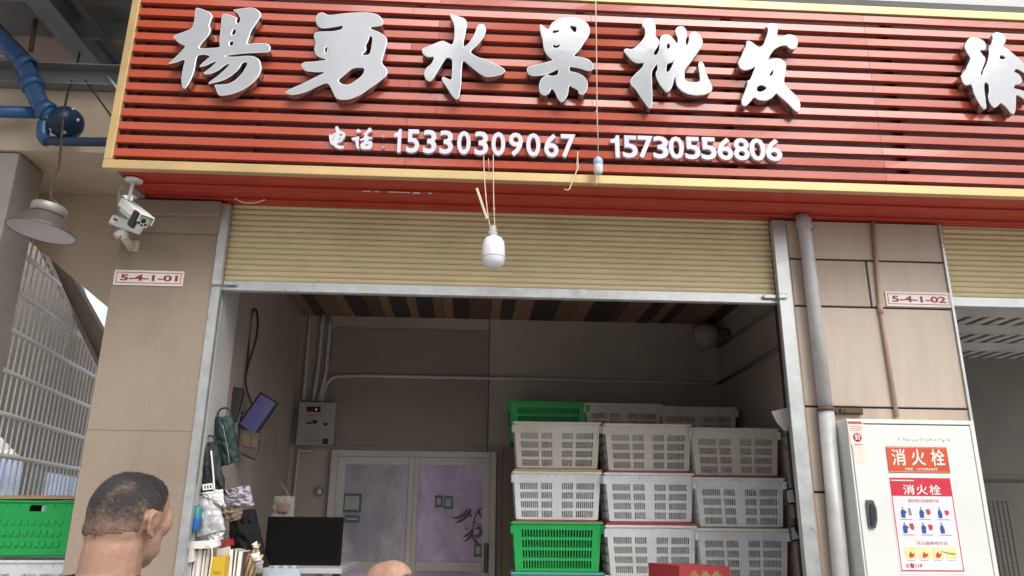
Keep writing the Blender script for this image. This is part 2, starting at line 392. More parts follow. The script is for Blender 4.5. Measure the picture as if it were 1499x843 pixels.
# ------------------------------------------------------------------ the sign
YS = 3.585; SX0, SX1 = -1.897, 5.6
SB0, SB1 = 3.263, 3.312; ST0, ST1 = 4.388, 4.44
sg = T('shop_sign', 'red slatted shop sign in a gold frame with big white brush characters', 'sign')
NS = 14; pit = (ST0-SB1)/NS
slm = MB()
for i in range(NS):
    zc = SB1 + pit*(i+.62)
    dz = [random.uniform(-.0015, .0015) for _ in range(9)]
    # three lengths of tube, butted, each with its own slight warp
    for xa, xb in ((SX0+.04, at(600 if i % 3 == 0 else 640, 100, YS).x), (at(600 if i % 3 == 0 else 640, 100, YS).x+.002, 2.2), (2.202, SX1-.04)):
        n = 26; t = bmesh.new(); rows = []
        tilt = random.uniform(-.12, .12); ph = random.uniform(0, 9)
        for j in range(n+1):
            x = xa+(xb-xa)*j/n
            tw = tilt*.5 + .07*noise.noise((x*1.7, i*3.1+ph, 0)); h = .0205; yo = .0015*noise.noise((x*2.3, i*7.7, 4))
            rows.append([t.verts.new(v) for v in ((x, YS+yo-tw*h, zc-h), (x, YS+yo+tw*h, zc+h), (x, YS+.026, zc+h), (x, YS+.026, zc-h))])
        for a, b_ in zip(rows, rows[1:]):
            for q in range(4):
                f = t.faces.new([a[q], a[(q+1) % 4], b_[(q+1) % 4], b_[q]])
        t.faces.new(rows[0]); t.faces.new(rows[-1][::-1])
        slm.add(t)
O('slat_panel', slm, M_red, sg)
O('backing_panel', MB().b(SX0+.03, SX1-.03, YS+.085, YS+.1, SB0+.02, ST1-.02), M_redback, sg)
for x_ in (SX0+.06, -1.2, -.35, .55, 1.4, 2.35, 3.3, 4.3): O('batten', MB().b(x_, x_+.035, YS+.0265, YS+.0845, SB1, ST0), M_redback, sg)
fr = MB().b(SX0, SX1, YS-.012, YS+.03, SB0, SB1, .003).b(SX0, SX1, YS-.012, YS+.03, ST0, ST1, .003)
fr.b(SX0, SX0+.042, YS-.0115, YS+.03, SB1+.0005, ST0-.0005, .003).b(SX1-.042, SX1, YS-.0115, YS+.03, SB1+.0005, ST0-.0005, .003)
O('gold_frame', fr, M_gold, sg)
so = MB(); y = YS+.031; k = 0
while y < YF+.10:
    w = .058; dz = .012 if k % 3 == 2 else 0
    so.b(SX0+.06, SX1, y, y+w-.004, SB0+.012+dz, SB0+.03+dz, .003); y += w; k += 1
so.b(SX0+.06, SX1, YS+.031, YF+.155, SB0+.045, SB0+.06)
O('soffit_panel', so, M_redsof, sg)
O('end_cap', MB().b(SX0+.02, SX0+.055, YS+.031, YF+.15, SB0+.003, SB0+.06).b(SX0+.005, SX0+.019, YS+.031, YF+.15, SB0+.02, ST1), mat('end_cap', (.34, .27, .22), .6), sg)
ps = MB()
for a, b_ in ((530, 542), (548, 554), (567, 600), (604, 614), (626, 632)):
    p, q = at(a, 289, YS+.2), at(b_, 290, YS+.2); ps.b(p.x, q.x, YS+.2, YS+.2+random.uniform(.006, .016), SB0+.0095, SB0+.0115)
O('peeling_tape', ps, M_paper, sg)
O('roof_flashing', MB().b(-1.9, 6.2, YS+.05, YF+.2, ST1+.012, ST1+.09), M_dkgrey, label='dark grey metal flashing along the top of the red sign', cat='flashing', kind='thing')
O('parapet_wall', MB().b(-1.9, 6.2, YS+.2, YF+.15, ST1+.095, 6.2), mat('pale_wall', (.6, .6, .58), .8), label='pale parapet wall above the dark flashing', cat='wall', kind='thing')

CH = {
'楊': (140, 0, 4.96, [[(725,50),(780,65),(835,90),(848,115),(838,150),(825,180),(835,220),(825,250),(790,290),(760,325),(750,348),(800,350),(860,345),(903,340),(895,300),(905,220),(912,130),(920,97),(960,100),(1000,115),(1030,130),(1020,155),(1030,170),(1045,155),(1050,130),(1030,95),(990,70),(1050,60),(1120,50),(1165,60),(1200,90),(1198,120),(1165,170),(1130,220),(1110,280),(1100,318),(1160,312),(1250,312),(1272,340),(1262,378),(1180,380),(1080,385),(985,395),(930,408),(1010,410),(1090,402),(1150,405),(1195,435),(1205,500),(1180,560),(1130,610),(1060,655),(980,685),(890,695),(870,640),(858,612),(900,612),(960,608),(1020,575),(1070,520),(1108,448),(1065,452),(1040,500),(990,545),(930,580),(840,604),(805,606),(870,560),(930,510),(980,455),(940,470),(890,510),(830,538),(770,535),(830,490),(885,440),(850,450),(800,475),(740,488),(790,440),(835,405),(780,392),(740,400),(728,440),(715,520),(690,580),(655,640),(630,640),(618,580),(630,500),(650,425),(590,450),(515,465),(570,420),(620,370),(655,330),(620,320),(580,290),(555,258),(620,235),(700,205),(715,140),(720,80)],
   [(1000,210),(1018,210),(1010,248),(985,250)], [(975,300),(998,295),(995,328),(970,328)]]),
'勇': (400, 0, 4.96, [[(305,140),(320,95),(360,85),(395,108),(470,100),(560,90),(680,85),(760,100),(800,145),(795,185),(710,192),(705,207),(760,225),(800,250),(830,280),(820,340),(800,400),(785,455),(830,500),(828,545),(770,590),(700,640),(630,690),(540,725),(455,718),(430,660),(395,595),(320,625),(230,670),(140,690),(75,672),(130,640),(210,605),(300,560),(385,520),(300,522),(225,512),(198,475),(215,448),(300,445),(395,430),(345,418),(310,400),(293,350),(310,310),(290,260),(305,230),(370,225),(430,225),(500,210),(505,182),(440,195),(350,205),(315,180)],
   [(470,580),(520,540),(580,490),(665,490),(650,540),(590,590),(540,615),(490,605)], [(702,255),(720,270),(712,340),(700,395),(640,400),(680,360),(670,330),(692,290)], [(375,345),(393,335),(385,385),(375,380)]]),
'水': (400, 0, 4.96, [[(1280,95),(1330,112),(1390,130),(1410,165),(1400,220),(1385,290),(1378,345),(1420,310),(1460,250),(1475,200),(1490,172),(1530,172),(1548,210),(1530,270),(1480,330),(1425,375),(1480,410),(1560,435),(1620,465),(1670,490),(1690,515),(1660,540),(1590,555),(1540,558),(1480,520),(1420,470),(1375,430),(1368,520),(1365,620),(1345,725),(1310,710),(1270,650),(1220,575),(1230,550),(1265,570),(1295,580),(1298,500),(1300,430),(1260,410),(1210,490),(1170,560),(1140,592),(1105,575),(1092,530),(1110,490),(1150,460),(1170,410),(1120,415),(1085,390),(1075,352),(1130,330),(1190,305),(1230,290),(1270,310),(1300,325),(1315,270),(1315,180),(1285,120)]]),
'果': (700, 0, 4.96, [[(445,168),(480,190),(510,215),(530,165),(580,135),(650,120),(730,125),(790,160),(815,205),(810,250),(770,310),(730,370),(690,405),(750,410),(810,430),(840,470),(830,510),(800,515),(740,495),(665,480),(662,515),(720,525),(770,550),(800,600),(790,660),(760,690),(730,680),(725,650),(690,635),(660,615),(655,680),(630,725),(605,743),(580,720),(560,670),(535,635),(515,680),(480,695),(445,670),(440,620),(455,570),(500,535),(530,550),(580,540),(582,500),(540,520),(480,545),(400,552),(360,535),(350,495),(375,478),(440,465),(520,440),(545,435),(500,400),(475,350),(470,290),(450,230)],
   [(540,220),(590,218),(580,232),(540,240)], [(660,185),(715,190),(710,235),(690,225)], [(540,318),(560,330),(600,320),(580,345),(545,345)]]),
'批': (900, 20, 5.27, [[(208,70),(225,40),(255,30),(290,40),(315,80),(318,125),(312,165),(340,195),(345,225),(325,265),(300,295),(305,320),(330,310),(345,270),(345,215),(355,170),(385,155),(420,160),(455,190),(485,235),(487,190),(470,155),(465,120),(490,95),(530,95),(555,125),(558,165),(548,210),(550,240),(565,235),(575,190),(580,150),(610,132),(650,150),(680,200),(678,240),(650,285),(615,330),(590,370),(565,400),(540,430),(540,500),(560,520),(600,525),(640,525),(660,515),(655,470),(645,410),(645,375),(665,362),(690,385),(700,440),(720,490),(745,540),(757,575),(740,605),(690,625),(620,630),(550,615),(510,590),(480,560),(470,520),(466,470),(452,540),(435,580),(415,605),(390,600),(345,545),(320,490),(315,455),(330,430),(330,380),(300,420),(285,450),(290,560),(292,690),(280,735),(250,715),(200,640),(155,575),(125,550),(118,515),(150,470),(200,425),(220,400),(225,375),(180,382),(135,365),(95,320),(65,285),(85,262),(130,275),(170,250),(215,200),(235,165),(235,120),(215,100)],
   [(402,265),(405,225),(425,235),(428,255),(410,270)], [(397,450),(402,382),(440,377),(460,355),(443,400),(420,443)]]),
'发': (1070, 20, 5.27, [[(265,95),(300,72),(340,72),(365,100),(362,140),(357,172),(395,178),(415,165),(450,155),(495,165),(520,205),(515,250),(490,275),(455,270),(425,240),(375,250),(335,275),(305,315),(287,358),(340,340),(385,345),(420,370),(430,400),(420,460),(410,530),(440,570),(490,615),(530,660),(540,710),(525,762),(490,745),(440,690),(370,630),(350,610),(320,650),(270,672),(210,665),(180,640),(150,680),(115,715),(85,705),(82,670),(100,620),(120,570),(130,530),(120,520),(150,505),(160,480),(180,430),(190,405),(150,430),(100,437),(65,415),(55,370),(75,340),(95,290),(120,240),(120,205),(150,208),(190,235),(215,265),(255,235),(280,160),(290,115)],
   [(200,590),(205,560),(240,548),(280,570),(260,590),(225,602)], [(298,470),(330,425),(325,465),(305,480)]]),
'徐': (1379, 30, 5.617, [[(180,205),(235,130),(300,140),(350,165),(370,210),(355,245),(310,240),(330,270),(362,310),(350,360),(330,400),(320,440),(332,455),(345,400),(370,360),(390,280),(385,215),(410,190),(420,150),(415,110),(450,90),(490,100),(530,130),(525,180),(500,205),(540,230),(600,280),(680,350),(760,420),(740,460),(680,430),(612,390),(592,420),(640,440),(665,490),(655,520),(600,525),(590,555),(660,570),(720,600),(740,660),(700,660),(640,620),(610,605),(612,700),(600,770),(570,765),(530,710),(480,670),(465,700),(430,720),(395,680),(380,620),(392,580),(385,520),(352,502),(350,560),(360,640),(370,725),(340,728),(300,670),(265,600),(250,540),(240,520),(205,535),(175,515),(155,450),(190,420),(215,360),(240,310),(210,270)],
   [(475,312),(485,278),(535,308),(500,316)]]),
}
YC = YS-.062        # front face of the big characters
for ch, (ox, oy, s, polys) in CH.items():
    pp = []
    for k, p in enumerate(polys):
        q = chaikin(p, 2, .2) if k == 0 else chaikin(p, 1, .2)
        pp.append([XZ(ox+x/s, oy+y/s, YC) for x, y in q])
    me = curve_mesh(pp, .022, .004)
    me.transform(Matrix.Translation((0, YC+.026, 0)))
    for m_ in (M_char, M_chrome, M_side): me.materials.append(m_)
    for p in me.polygons: p.material_index = 0 if p.normal.y < -.98 else (1 if p.normal.y < -.12 else 2)
    o = bpy.data.objects.new('character', me); COL.objects.link(o); o.parent = sg
SM = (470, 175, 14.05, [
 [[(165,290),(205,320),(255,285),(315,255),(290,180),(295,138),(330,130),(365,165),(382,225),(440,245),(495,275),(500,320),(465,390),(420,450),(330,480),(330,520),(380,530),(440,535),(480,560),(465,592),(380,602),(300,580),(250,525),(200,505),(175,430),(162,350)],
  [(240,350),(285,315),(290,330),(250,355)], [(225,400),(255,385),(262,405),(235,420)], [(370,295),(440,290),(425,335),(395,330)], [(345,420),(415,350),(400,390),(360,425)]],
 [[(735,200),(770,188),(815,225),(828,262),(718,264)], [(615,375),(660,370),(715,355),(790,340),(772,400),(772,540),(800,590),(745,605),(710,520),(710,430),(650,430)],
  [(870,290),(940,240),(975,170),(1010,160),(1050,210),(1050,240),(990,260),(950,300),(960,350),(1060,360),(1050,390),(970,400),(960,440),(1040,440),(1060,490),(1050,550),(1020,610),(890,610),(820,600),(805,520),(830,480),(890,450),(880,420),(800,440),(795,400),(880,370),(900,320)], [(900,520),(970,500),(975,515),(910,550)]],
 [[(1275+28*math.cos(a), 335+34*math.sin(a)) for a in [k*math.pi/4 for k in range(8)]], [(1275+28*math.cos(a), 570+34*math.sin(a)) for a in [k*math.pi/4 for k in range(8)]]]])
M_digit = mat('digit_face', (.60, .575, .64), .3, var=.03)
YD = YS-.024
for gl in SM[3]:
    me = curve_mesh([[XZ(SM[0]+x/SM[2], SM[1]+y/SM[2], YD) for x, y in chaikin(p, 1)] for p in gl], .010)
    me.transform(Matrix.Translation((0, YD+.010, 0))); O('small_character', me, M_digit if gl is not SM[3][2] else mat('grey_dot', (.3, .28, .27), .5), sg)
def digits(s, xs, ytop, ybot, slope, w):
    x_first = xs[0]
    for c, x in zip(s, xs):
        yt, yb = ytop+(x-x_first)*slope, ybot+(x-x_first)*slope
        ww = w*(.62 if c == '1' else 1)
        p, q = at(x-ww/2, yb, YD), at(x+ww/2, yt, YD)
        if c == '1':
            f = lambda u, v: (p.x+(q.x-p.x)*u, YD, p.z+(q.z-p.z)*v)
            O('digit', MB().prism([f(*w_) for w_ in ((.54, 0), (1, 0), (1, 1), (.66, 1), (.56, .9), (.36, .83), (.04, .8), (.04, .655), (.54, .655))], (0, .02, 0)), M_digit, sg)
        else: O('digit', text(c, p.x, q.x, p.z, q.z, YD, .02, .022), M_digit, sg)
c1 = [62, 107, 222, 346, 467, 595, 723, 847, 975, 1103, 1235, 1358]
X1 = [560+v/4.997 for v in (108, 222, 346, 467, 595, 723, 847, 975, 1103, 1235, 1358)]
digits('15330309067', X1, 188.8, 222.5, .0315, 21)
X2 = [870+v/4.997 for v in (150, 263, 375, 487, 600, 720, 837, 957, 1077, 1194, 1313)]
digits('15730556806', X2, 198, 230.0, .0225, 20.5)

# ------------------------------------------------------------------ things hung on the sign
hb = T('hanging_bulb', 'white cylindrical bulb hung on strings in front of the shutter', 'light bulb')
YBu = 3.43
bt = at(722, 392, YBu); bu = at(721, 346, YBu); rb = .056
hgt = bu.z-bt.z
O('bulb_body', MB().lathe([(0, 0), (rb*.55, .004), (rb*.9, .02), (rb*.99, .045), (rb, hgt*.55), (rb*.93, hgt*.8), (rb*.72, hgt*.93), (rb*.4, hgt)], bt, seg=32), M_bulb, hb)
O('bulb_ring', MB().lathe([(rb*1.0, hgt*.30), (rb*1.022, hgt*.31), (rb*1.022, hgt*.345), (rb*1.0, hgt*.355)], bt, seg=32), mat('bulb_ring_grey', (.5, .5, .52), .4), hb)
O('bulb_socket', MB().lathe([(rb*.42, 0), (rb*.42, .022), (rb*.34, .026), (rb*.34, .05), (rb*.18, .055), (0, .056)], bu, seg=20), mat('grey_socket', (.35, .34, .33), .5), hb)
s1 = at(708, 236, YS-.02); s2 = at(722, 236, YS-.02)
O('string', MB().tube([at(708, 222, YS-.016), s1, at(709, 262, YBu+.05), at(714, 318, YBu), bu+Vector((-.012, 0, .05))], .0028, 6, 2), M_rope, hb)
O('string', MB().tube([at(722, 226, YS-.016), at(722, 262, YBu+.05), at(723, 305, YBu), bu+Vector((.01, 0, .05))], .0026, 6, 2).lathe([(0, -.008), (.008, 0), (0, .008)], at(723, 306, YBu), seg=8), M_rope, hb)
O('string', MB().tube([at(715, 232, YS-.016), at(716, 250, YS-.03)], .002, 6), M_rope, hb)
O('flex', MB().tube([bu+Vector((0, 0, .05)), at(716, 335, YBu), at(718, 325, YBu+.01), at(714, 320, YBu)], .004, 6, 1), M_cord, hb)
a, b_ = at(698, 276, YBu), at(713, 321, YBu-.005)
d = (b_-a); O('wooden_stick', MB().box((a+b_)/2, (.017, .012, d.length), d.to_track_quat('Z', 'Y').to_matrix(), .002), mat('pale_wood', (.6, .52, .42), .8, var=.15), label='thin pale wooden stick tied beside the hanging bulb', cat='stick')
pw = T('pull_switch', 'small white and blue socket on a long string over the phone numbers', 'lamp socket')
YP = YS-.075
pt, pb = at(876, 229, YP), at(876, 254, YP)
O('string', MB().tube([at(871.5, -25, YP), at(873, 60, YP), at(874, 165, YP), at(876, 231, YP)], .003, 6).lathe([(0, -.008), (.009, 0), (0, .008)], at(872.5, 164, YP), seg=8), M_rope, pw)
h = pt.z-pb.z
O('switch_top', MB().lathe([(.004, h), (.012, h*.93), (.024, h*.8), (.026, h*.5), (.024, h*.48)], pb, seg=20), mat('blue_plastic', (.35, .45, .68), .4), pw)
O('switch_base', MB().lathe([(.0245, h*.5), (.0245, h*.12), (.02, h*.05), (.018, 0), (0, 0)], pb, seg=20), M_whitepl, pw)
O('tail', MB().tube([pb, at(872, 264, YP), at(874, 271, YP)], .0028, 6, 1).tube([pb+Vector((0, 0, -.0)), at(877, 262, YP), at(869, 268, YP)], .002, 6, 1), M_rope, pw)
O('bent_wire', MB().tube([at(846, 222, YP+.06), at(845, 235, YP+.02), at(844, 244, YP+.02), at(847, 248, YP+.02), at(846, 232, YP+.02)], .003, 6, 2).tube([at(846, 246, YP+.02), at(838, 265, YP), at(833, 279, YP), at(826, 277, YP)], .0035, 6, 1), M_rope,
  label='short bent wire dangling under the last digit of the first number', cat='wire')
O('loose_cable', MB().tube([at(344, 290, YF-.2), at(355, 297, YF-.2), at(375, 297, YF-.2), at(388, 292, YF-.2)], .004, 6, 2), mat('pinkish_cable', (.6, .42, .36), .6), label='short pale cable sagging under the red soffit near the left rail', cat='cable')

# ------------------------------------------------------------------ number plates
def plate(px, txt, label, roll):
    xs = [at(x, y, YF-.006) for x, y in px]
    xa, xb = (xs[0].x+xs[3].x)/2, (xs[1].x+xs[2].x)/2; za, zb = (xs[2].z+xs[3].z)/2, (xs[0].z+xs[1].z)/2
    t = T('number_plate', label, 'number plate', 'shop number plates')
    O('plate', MB().b(xa, xb, YF-.008, YF-.0005, za, zb, .001), mat('plate_white', (.72, .66, .63), .35), t)
    m = .012; w = .0035; y0, y1 = YF-.0088, YF-.0081
    O('border', MB().b(xa+m, xb-m, y0, y1, za+m, za+m+w).b(xa+m, xb-m, y0, y1, zb-m-w, zb-m).b(xa+m, xa+m+w, y0, y1, za+m+w, zb-m-w).b(xb-m-w, xb-m, y0, y1, za+m+w, zb-m-w), mat('maroon_print', (.28, .03, .045), .5), t)
    O('lettering', text(txt, xa+.035, xb-.03, za+.025, zb-.025, YF-.0088, .0008, .03), MATS['maroon_print'], t)
plate([(168, 394), (270, 398), (267, 420), (166, 416)], '5-4-1-01', 'white plate reading 5-4-1-01 on the plaster pillar', 0)
plate([(1296, 426), (1391, 429), (1393, 451), (1297, 447)], '5-4-1-02', 'white plate reading 5-4-1-02 on the tiled pillar', 0)

# ------------------------------------------------------------------ pipes on the tiled pillar
dp = T('downpipe', 'thick grey downpipe in front of the tiled pillar', 'pipe')
Yp = YF-.055
pa, pb_, pc = at(1175, 306, Yp), at(1209, 600, Yp), at(1231, 843, Yp)
xa = (pa.x+pb_.x)/2
lowx = pc.x
O('pipe', MB().tube([(pa.x-.01, Yp, SOF+.0), (pa.x, Yp, pa.z-.15), (pb_.x, Yp, pb_.z)], .037, 20).tube([(pb_.x, Yp, pb_.z-.002), (pc.x, Yp, pc.z), (pc.x+.0, Yp, .02)], .041, 20), M_pipe, dp)
O('collar', MB().lathe([(.043, -.035), (.044, 0), (.043, .035), (.037, .04)], (pa.x-.002, Yp, SOF-.06), seg=20), M_pipe, dp)
cl = MB().lathe([(.040, -.008), (.047, -.008), (.047, .008), (.040, .008)], (pb_.x, Yp, pb_.z+.003), seg=20)
cl.box((pb_.x+.055, Yp+.02, pb_.z+.003), (.03, .004, .014))
O('clamp', cl, mat('rusty_clamp', (.12, .09, .07), .7, .3), dp)
p, q = at(1222, 597, YF-.02), at(1263, 607, YF-.02)
O('wall_bracket', MB().b(p.x, q.x, YF-.03, YF-.001, q.z, p.z, .002).b(p.x+.02, q.x-.02, YF-.045, YF-.0305, q.z+.006, p.z-.006, .002).lathe([(0, 0), (.006, 0), (.006, .006), (0, .006)], (p.x+.04, YF-.045, (p.z+q.z)/2), (0, -1, 0), 8), mat('rusty_bracket', (.10, .075, .045), .7, .3, var=.3, scale=30), label='small rusty bracket beside the downpipe above the fire cabinet', cat='bracket')
cp = MB(); a, b_, c_ = at(1277, 322, YF-.012), at(1300, 480, YF-.012), at(1318, 611, YF-.012)
cp.tube([(a.x, YF-.014, SOF-.01), (b_.x-.03, YF-.014, b_.z+.12), (c_.x-.02, YF-.014, c_.z)], .0115, 10)
cd_ = T('thin_conduit', 'thin beige conduit running down to the fire cabinet', 'conduit')
O('tube', cp, mat('beige_conduit', (.44, .31, .25), .6), cd_)
O('coupling', MB().lathe([(.0115, -.03), (.015, -.03), (.015, .03), (.0115, .03)], (b_.x-.03, YF-.014, b_.z+.11), seg=12), MATS['beige_conduit'], cd_)

# ------------------------------------------------------------------ fire hydrant cabinet
YK = YF-.17
ka, kb, kc, kd = at(1241, 614, YK), at(1424, 615, YK), at(1462, 843, YK), at(1263, 843, YK)
KX0, KX1, KZ1, KZ0 = (ka.x+kd.x)/2, (kb.x+kc.x)/2, (ka.z+kb.z)/2, .45
fc = T('fire_cabinet', 'white fire hydrant cabinet with red signs standing against the tiled pillar', 'fire cabinet')
O('cabinet_body', MB().b(KX0, KX1, YK+.004, YF-.003, KZ0, KZ1, .003).b(KX0+.02, KX1-.02, YK+.02, YF-.02, .02, KZ0-.001), M_white, fc)
rim = MB(); w = .022
rim.b(KX0, KX1, YK-.004, YK+.003, KZ1-w, KZ1, .002).b(KX0, KX0+.010, YK-.004, YK+.003, KZ0, KZ1-w-.0005, .002).b(KX1-w, KX1, YK-.004, YK+.003, KZ0, KZ1-w-.0005, .002)
O('frame', rim, M_white, fc)
dr = O('door', MB().b(KX0+.013, KX1-w-.004, YK-.005, YK+.002, KZ0+.01, KZ1-w-.006, .0025), M_white, fc)
O('gap', MB().b(KX0+.011, KX1-w-.001, YK+.0032, YK+.0037, KZ0, KZ1-w-.001), M_black, fc)
def onk(x, y): return XZ(x, y, YK-.006)
hx = chaikin([onk(x, y) for x, y in ((1266, 732), (1277, 732), (1282, 744), (1283.5, 760), (1281, 773), (1271, 774))], 1, .12)
O('handle', MB().prism([(x, YK-.0145, z) for x, z in hx], (0, .009, 0)), mat('handle_grey', (.07, .075, .08), .45), fc)
hx2 = chaikin([onk(x, y) for x, y in ((1271, 738), (1276, 737), (1279.5, 748), (1280, 758), (1277, 770), (1273, 769))], 1)
O('handle_grip', MB().prism([(x, YK-.0205, z) for x, z in hx2], (0, .0055, 0)), M_black, fc)
# red plate
r0_, r1_, r2_, r3_ = [onk(x, y) for x, y in ((1296, 653), (1385.5, 655), (1391, 693), (1301, 691))]
rx0, rx1, rz0, rz1 = (r0_[0]+r3_[0])/2, (r1_[0]+r2_[0])/2, (r2_[1]+r3_[1])/2, (r0_[1]+r1_[1])/2
rp = O('red_sign_plate', MB().b(rx0, rx1, YK-.0085, YK-.0055, rz0, rz1, .001), mat('sign_orange_red', (.52, .075, .03), .35, dirt=(.42, .1, .06), damt=.4), fc)
hw = rx1-rx0
lt = MB()
for k, c in enumerate('消火栓'):
    lt.addmesh(text(c, rx0+hw*(.075+.32*k), rx0+hw*(.075+.32*k)+hw*.225, rz0+.036, rz1-.012, YK-.0095, .0009, .012))
lt.addmesh(text('FIRE   HYDRANT', rx0+hw*.27, rx0+hw*.8, rz0+.012, rz0+.024, YK-.0095, .0009, .01))
O('lettering', lt, M_paper, rp)
O('plate_border', MB().b(rx0+.004, rx1-.004, YK-.0092, YK-.0086, rz0+.003, rz0+.006).b(rx0+.004, rx1-.004, YK-.0092, YK-.0086, rz1-.006, rz1-.003), mat('salmon_edge', (.7, .35, .25), .4), rp)
# poster
q0, q1, q2, q3 = [onk(x, y) for x, y in ((1303, 699), (1390, 700), (1412, 836), (1318, 837))]
qx0, qx1, qz1, qz0 = (q0[0]+q3[0])/2, (q1[0]+q2[0])/2, q0[1], (q2[1]+q3[1])/2
PW, PH = qx1-qx0, qz1-qz0
po = O('poster', MB().b(qx0-.006, qx1+.006, YK-.0065, YK-.0055, qz0-.012, qz1+.004), mat('poster_paper', (.74, .69, .72), .45), fc)
def P(u, v): return qx0+PW*u, qz1-PH*v
def pr(mb, u0, u1, v0, v1, lift=0):
    a, b2 = P(u0, v1), P(u1, v0); mb.b(a[0], b2[0], YK-.0072-lift, YK-.0066-lift, a[1], b2[1])
mb = MB(); pr(mb, 0, 1, 0, .20)
for a in ((0, .014, .2005, 1), (.986, 1, .2005, 1), (.0145, .9855, .986, 1)): pr(mb, a[0], a[1], a[2], a[3])
O('poster_header', mb, mat('poster_red', (.50, .02, .05), .45), po)
mb = MB()
for k, c in enumerate('消火栓'):
    a, b2 = P(.2+.215*k, .185), P(.2+.215*k+.185, .075); mb.addmesh(text(c, a[0], b2[0], a[1], b2[1], YK-.0082, .0009, .011))
pr(mb, .02, .4, .024, .036, .0006)
O('header_lettering', mb, M_paper, po)
mb = MB()
for s, u0, u1, v0, v1 in (('室内消火栓使用方法', .26, .76, .232, .268), ('灭火器使用方法', .3, .8, .685, .722)):
    a, b2 = P(u0, v1), P(u1, v0); mb.addmesh(text(s, a[0], b2[0], a[1], b2[1], YK-.0078, .0009, .0))
O('caption_lettering', mb, mat('pink_ink', (.52, .22, .3), .6), po)
mb = MB(); a, b2 = P(.07, .965), P(.34, .915); mb.addmesh(text('火警119', a[0], b2[0], a[1], b2[1], YK-.0078, .0009, .015))
O('footer_lettering', mb, MATS['poster_red'], po)
M_pic = [mat('pale_blue_panel', (.66, .70, .78), .6), mat('ink_blue', (.03, .07, .28), .6), mat('ink_red', (.5, .04, .05), .6), mat('ink_grey', (.2, .2, .22), .6), mat('ink_yellow', (.74, .64, .3), .6)]
def poly(mb, mi, pts): mb.mi = mi; mb.prism([(P(*p_)[0], YK-.0080, P(*p_)[1]) for p_ in pts], (0, .0007, 0))
for r_ in range(2):
    for c in range(3):
        u, v = .085+.30*c, .305+.165*r_; mb = MB(); pr(mb, u, u+.235, v, v+.14)
        poly(mb, 1, [(u+.03, v+.13), (u+.025, v+.075), (u+.04, v+.045), (u+.075, v+.04), (u+.13-.02*c, v+.07), (u+.10, v+.085), (u+.095, v+.13)])
        poly(mb, 3, [(u+.06+.016*math.cos(t*.785), v+.026+.0125*math.sin(t*.785)) for t in range(8)])
        if (r_, c) not in ((0, 0), (1, 2)): poly(mb, 2, [(u+.135, v+.03+.01*c), (u+.2, v+.022+.012*c), (u+.215, v+.075), (u+.19, v+.1), (u+.15, v+.085+.01*c)])
        elif r_ == 0: poly(mb, 3, [(u+.15, v+.03), (u+.19, v+.025), (u+.205, v+.1), (u+.16, v+.11)])
        mb.mi = 3; pr(mb, u+.01, u+.2, v+.146, v+.152); O('pictogram', mb, M_pic, po)
for c in range(4):
    u, v = .09+.215*c, .735; mb = MB(); mb.mi = 4; pr(mb, u, u+.19, v+.01, v+.135)
    if c < 3: poly(mb, 2, [(u+.06, v+.12), (u+.07, v+.085), (u+.1, v+.055), (u+.115, v+.085), (u+.16, v+.075), (u+.15, v+.095), (u+.12, v+.12)])
    else: poly(mb, 3, [(u-.06, v+.05), (u+.09, v+.072), (u+.16, v+.075), (u+.16, v+.09), (u+.08, v+.085), (u-.06, v+.058)])
    mb.mi = 3; pr(mb, u+.02, u+.15, v+.148, v+.153); O('pictogram', mb, M_pic, po)
# seal sticker and pencil scrawl
a, b2 = onk(1241.5, 614), onk(1263, 679)
sx0, sx1, sz0, sz1 = KX0-.0, KX0+.085, b2[1], KZ1-.012
st = O('seal_sticker', MB().prism([(sx0, YK-.0062, sz1), (sx1, YK-.0062, sz1), (sx1-.006, YK-.0062, sz0+.06), (sx1+.004, YK-.0062, sz0+.01), (sx1-.01, YK-.0062, sz0), (sx0+.03, YK-.0062, sz0+.003), (sx0+.015, YK-.0062, sz0+.07), (sx0+.002, YK-.0062, sz0+.14)], (0, .001, 0)), mat('sticker_pink', (.74, .63, .58), .6, dirt=(.6, .45, .42), damt=.5, dscale=30), fc)
cz = onk(1255, 640); 
O('seal_print', MB().lathe([(0, 0), (.023, 0), (.023, .0006), (0, .0006)], (cz[0], YK-.0063, cz[1]), (0, -1, 0), 24).b(sx0+.004, sx1-.008, YK-.0069, YK-.0063, sz1-.014, sz1-.002), mat('seal_red', (.48, .05, .08), .6), st)
O('seal_lettering', text('封', cz[0]-.014, cz[0]+.014, cz[1]-.015, cz[1]+.015, YK-.0076, .0006, .01), M_paper, st)
mb = MB()
for k in range(3):
    zt = sz1-.03-.009*k; mb.b(sx0+.012, sx1-.014, YK-.0069, YK-.0063, zt, zt+.003)
mb.b(cz[0]-.02, cz[0]+.022, YK-.0069, YK-.0063, cz[1]-.04, cz[1]-.034)
O('fine_print', mb, mat('fine_ink', (.4, .25, .25), .6), st)
mb = MB(); random.seed(3)
for k in range(12):
    cx, cy = 1316+k*6.6, 643+.15*k+random.uniform(-.8, .8); pts = []
    for j in range(7): pts.append(Vector((*onk(cx+random.uniform(-2.8, 2.8), cy+random.uniform(-2.8, 2.8)), 0)))
    mb.tube([(p.x, YK-.0055, p.y) for p in pts], .0008, 4, 1)
O('pencil_scrawl', mb, mat('pencil', (.42, .42, .42), .8), fc)
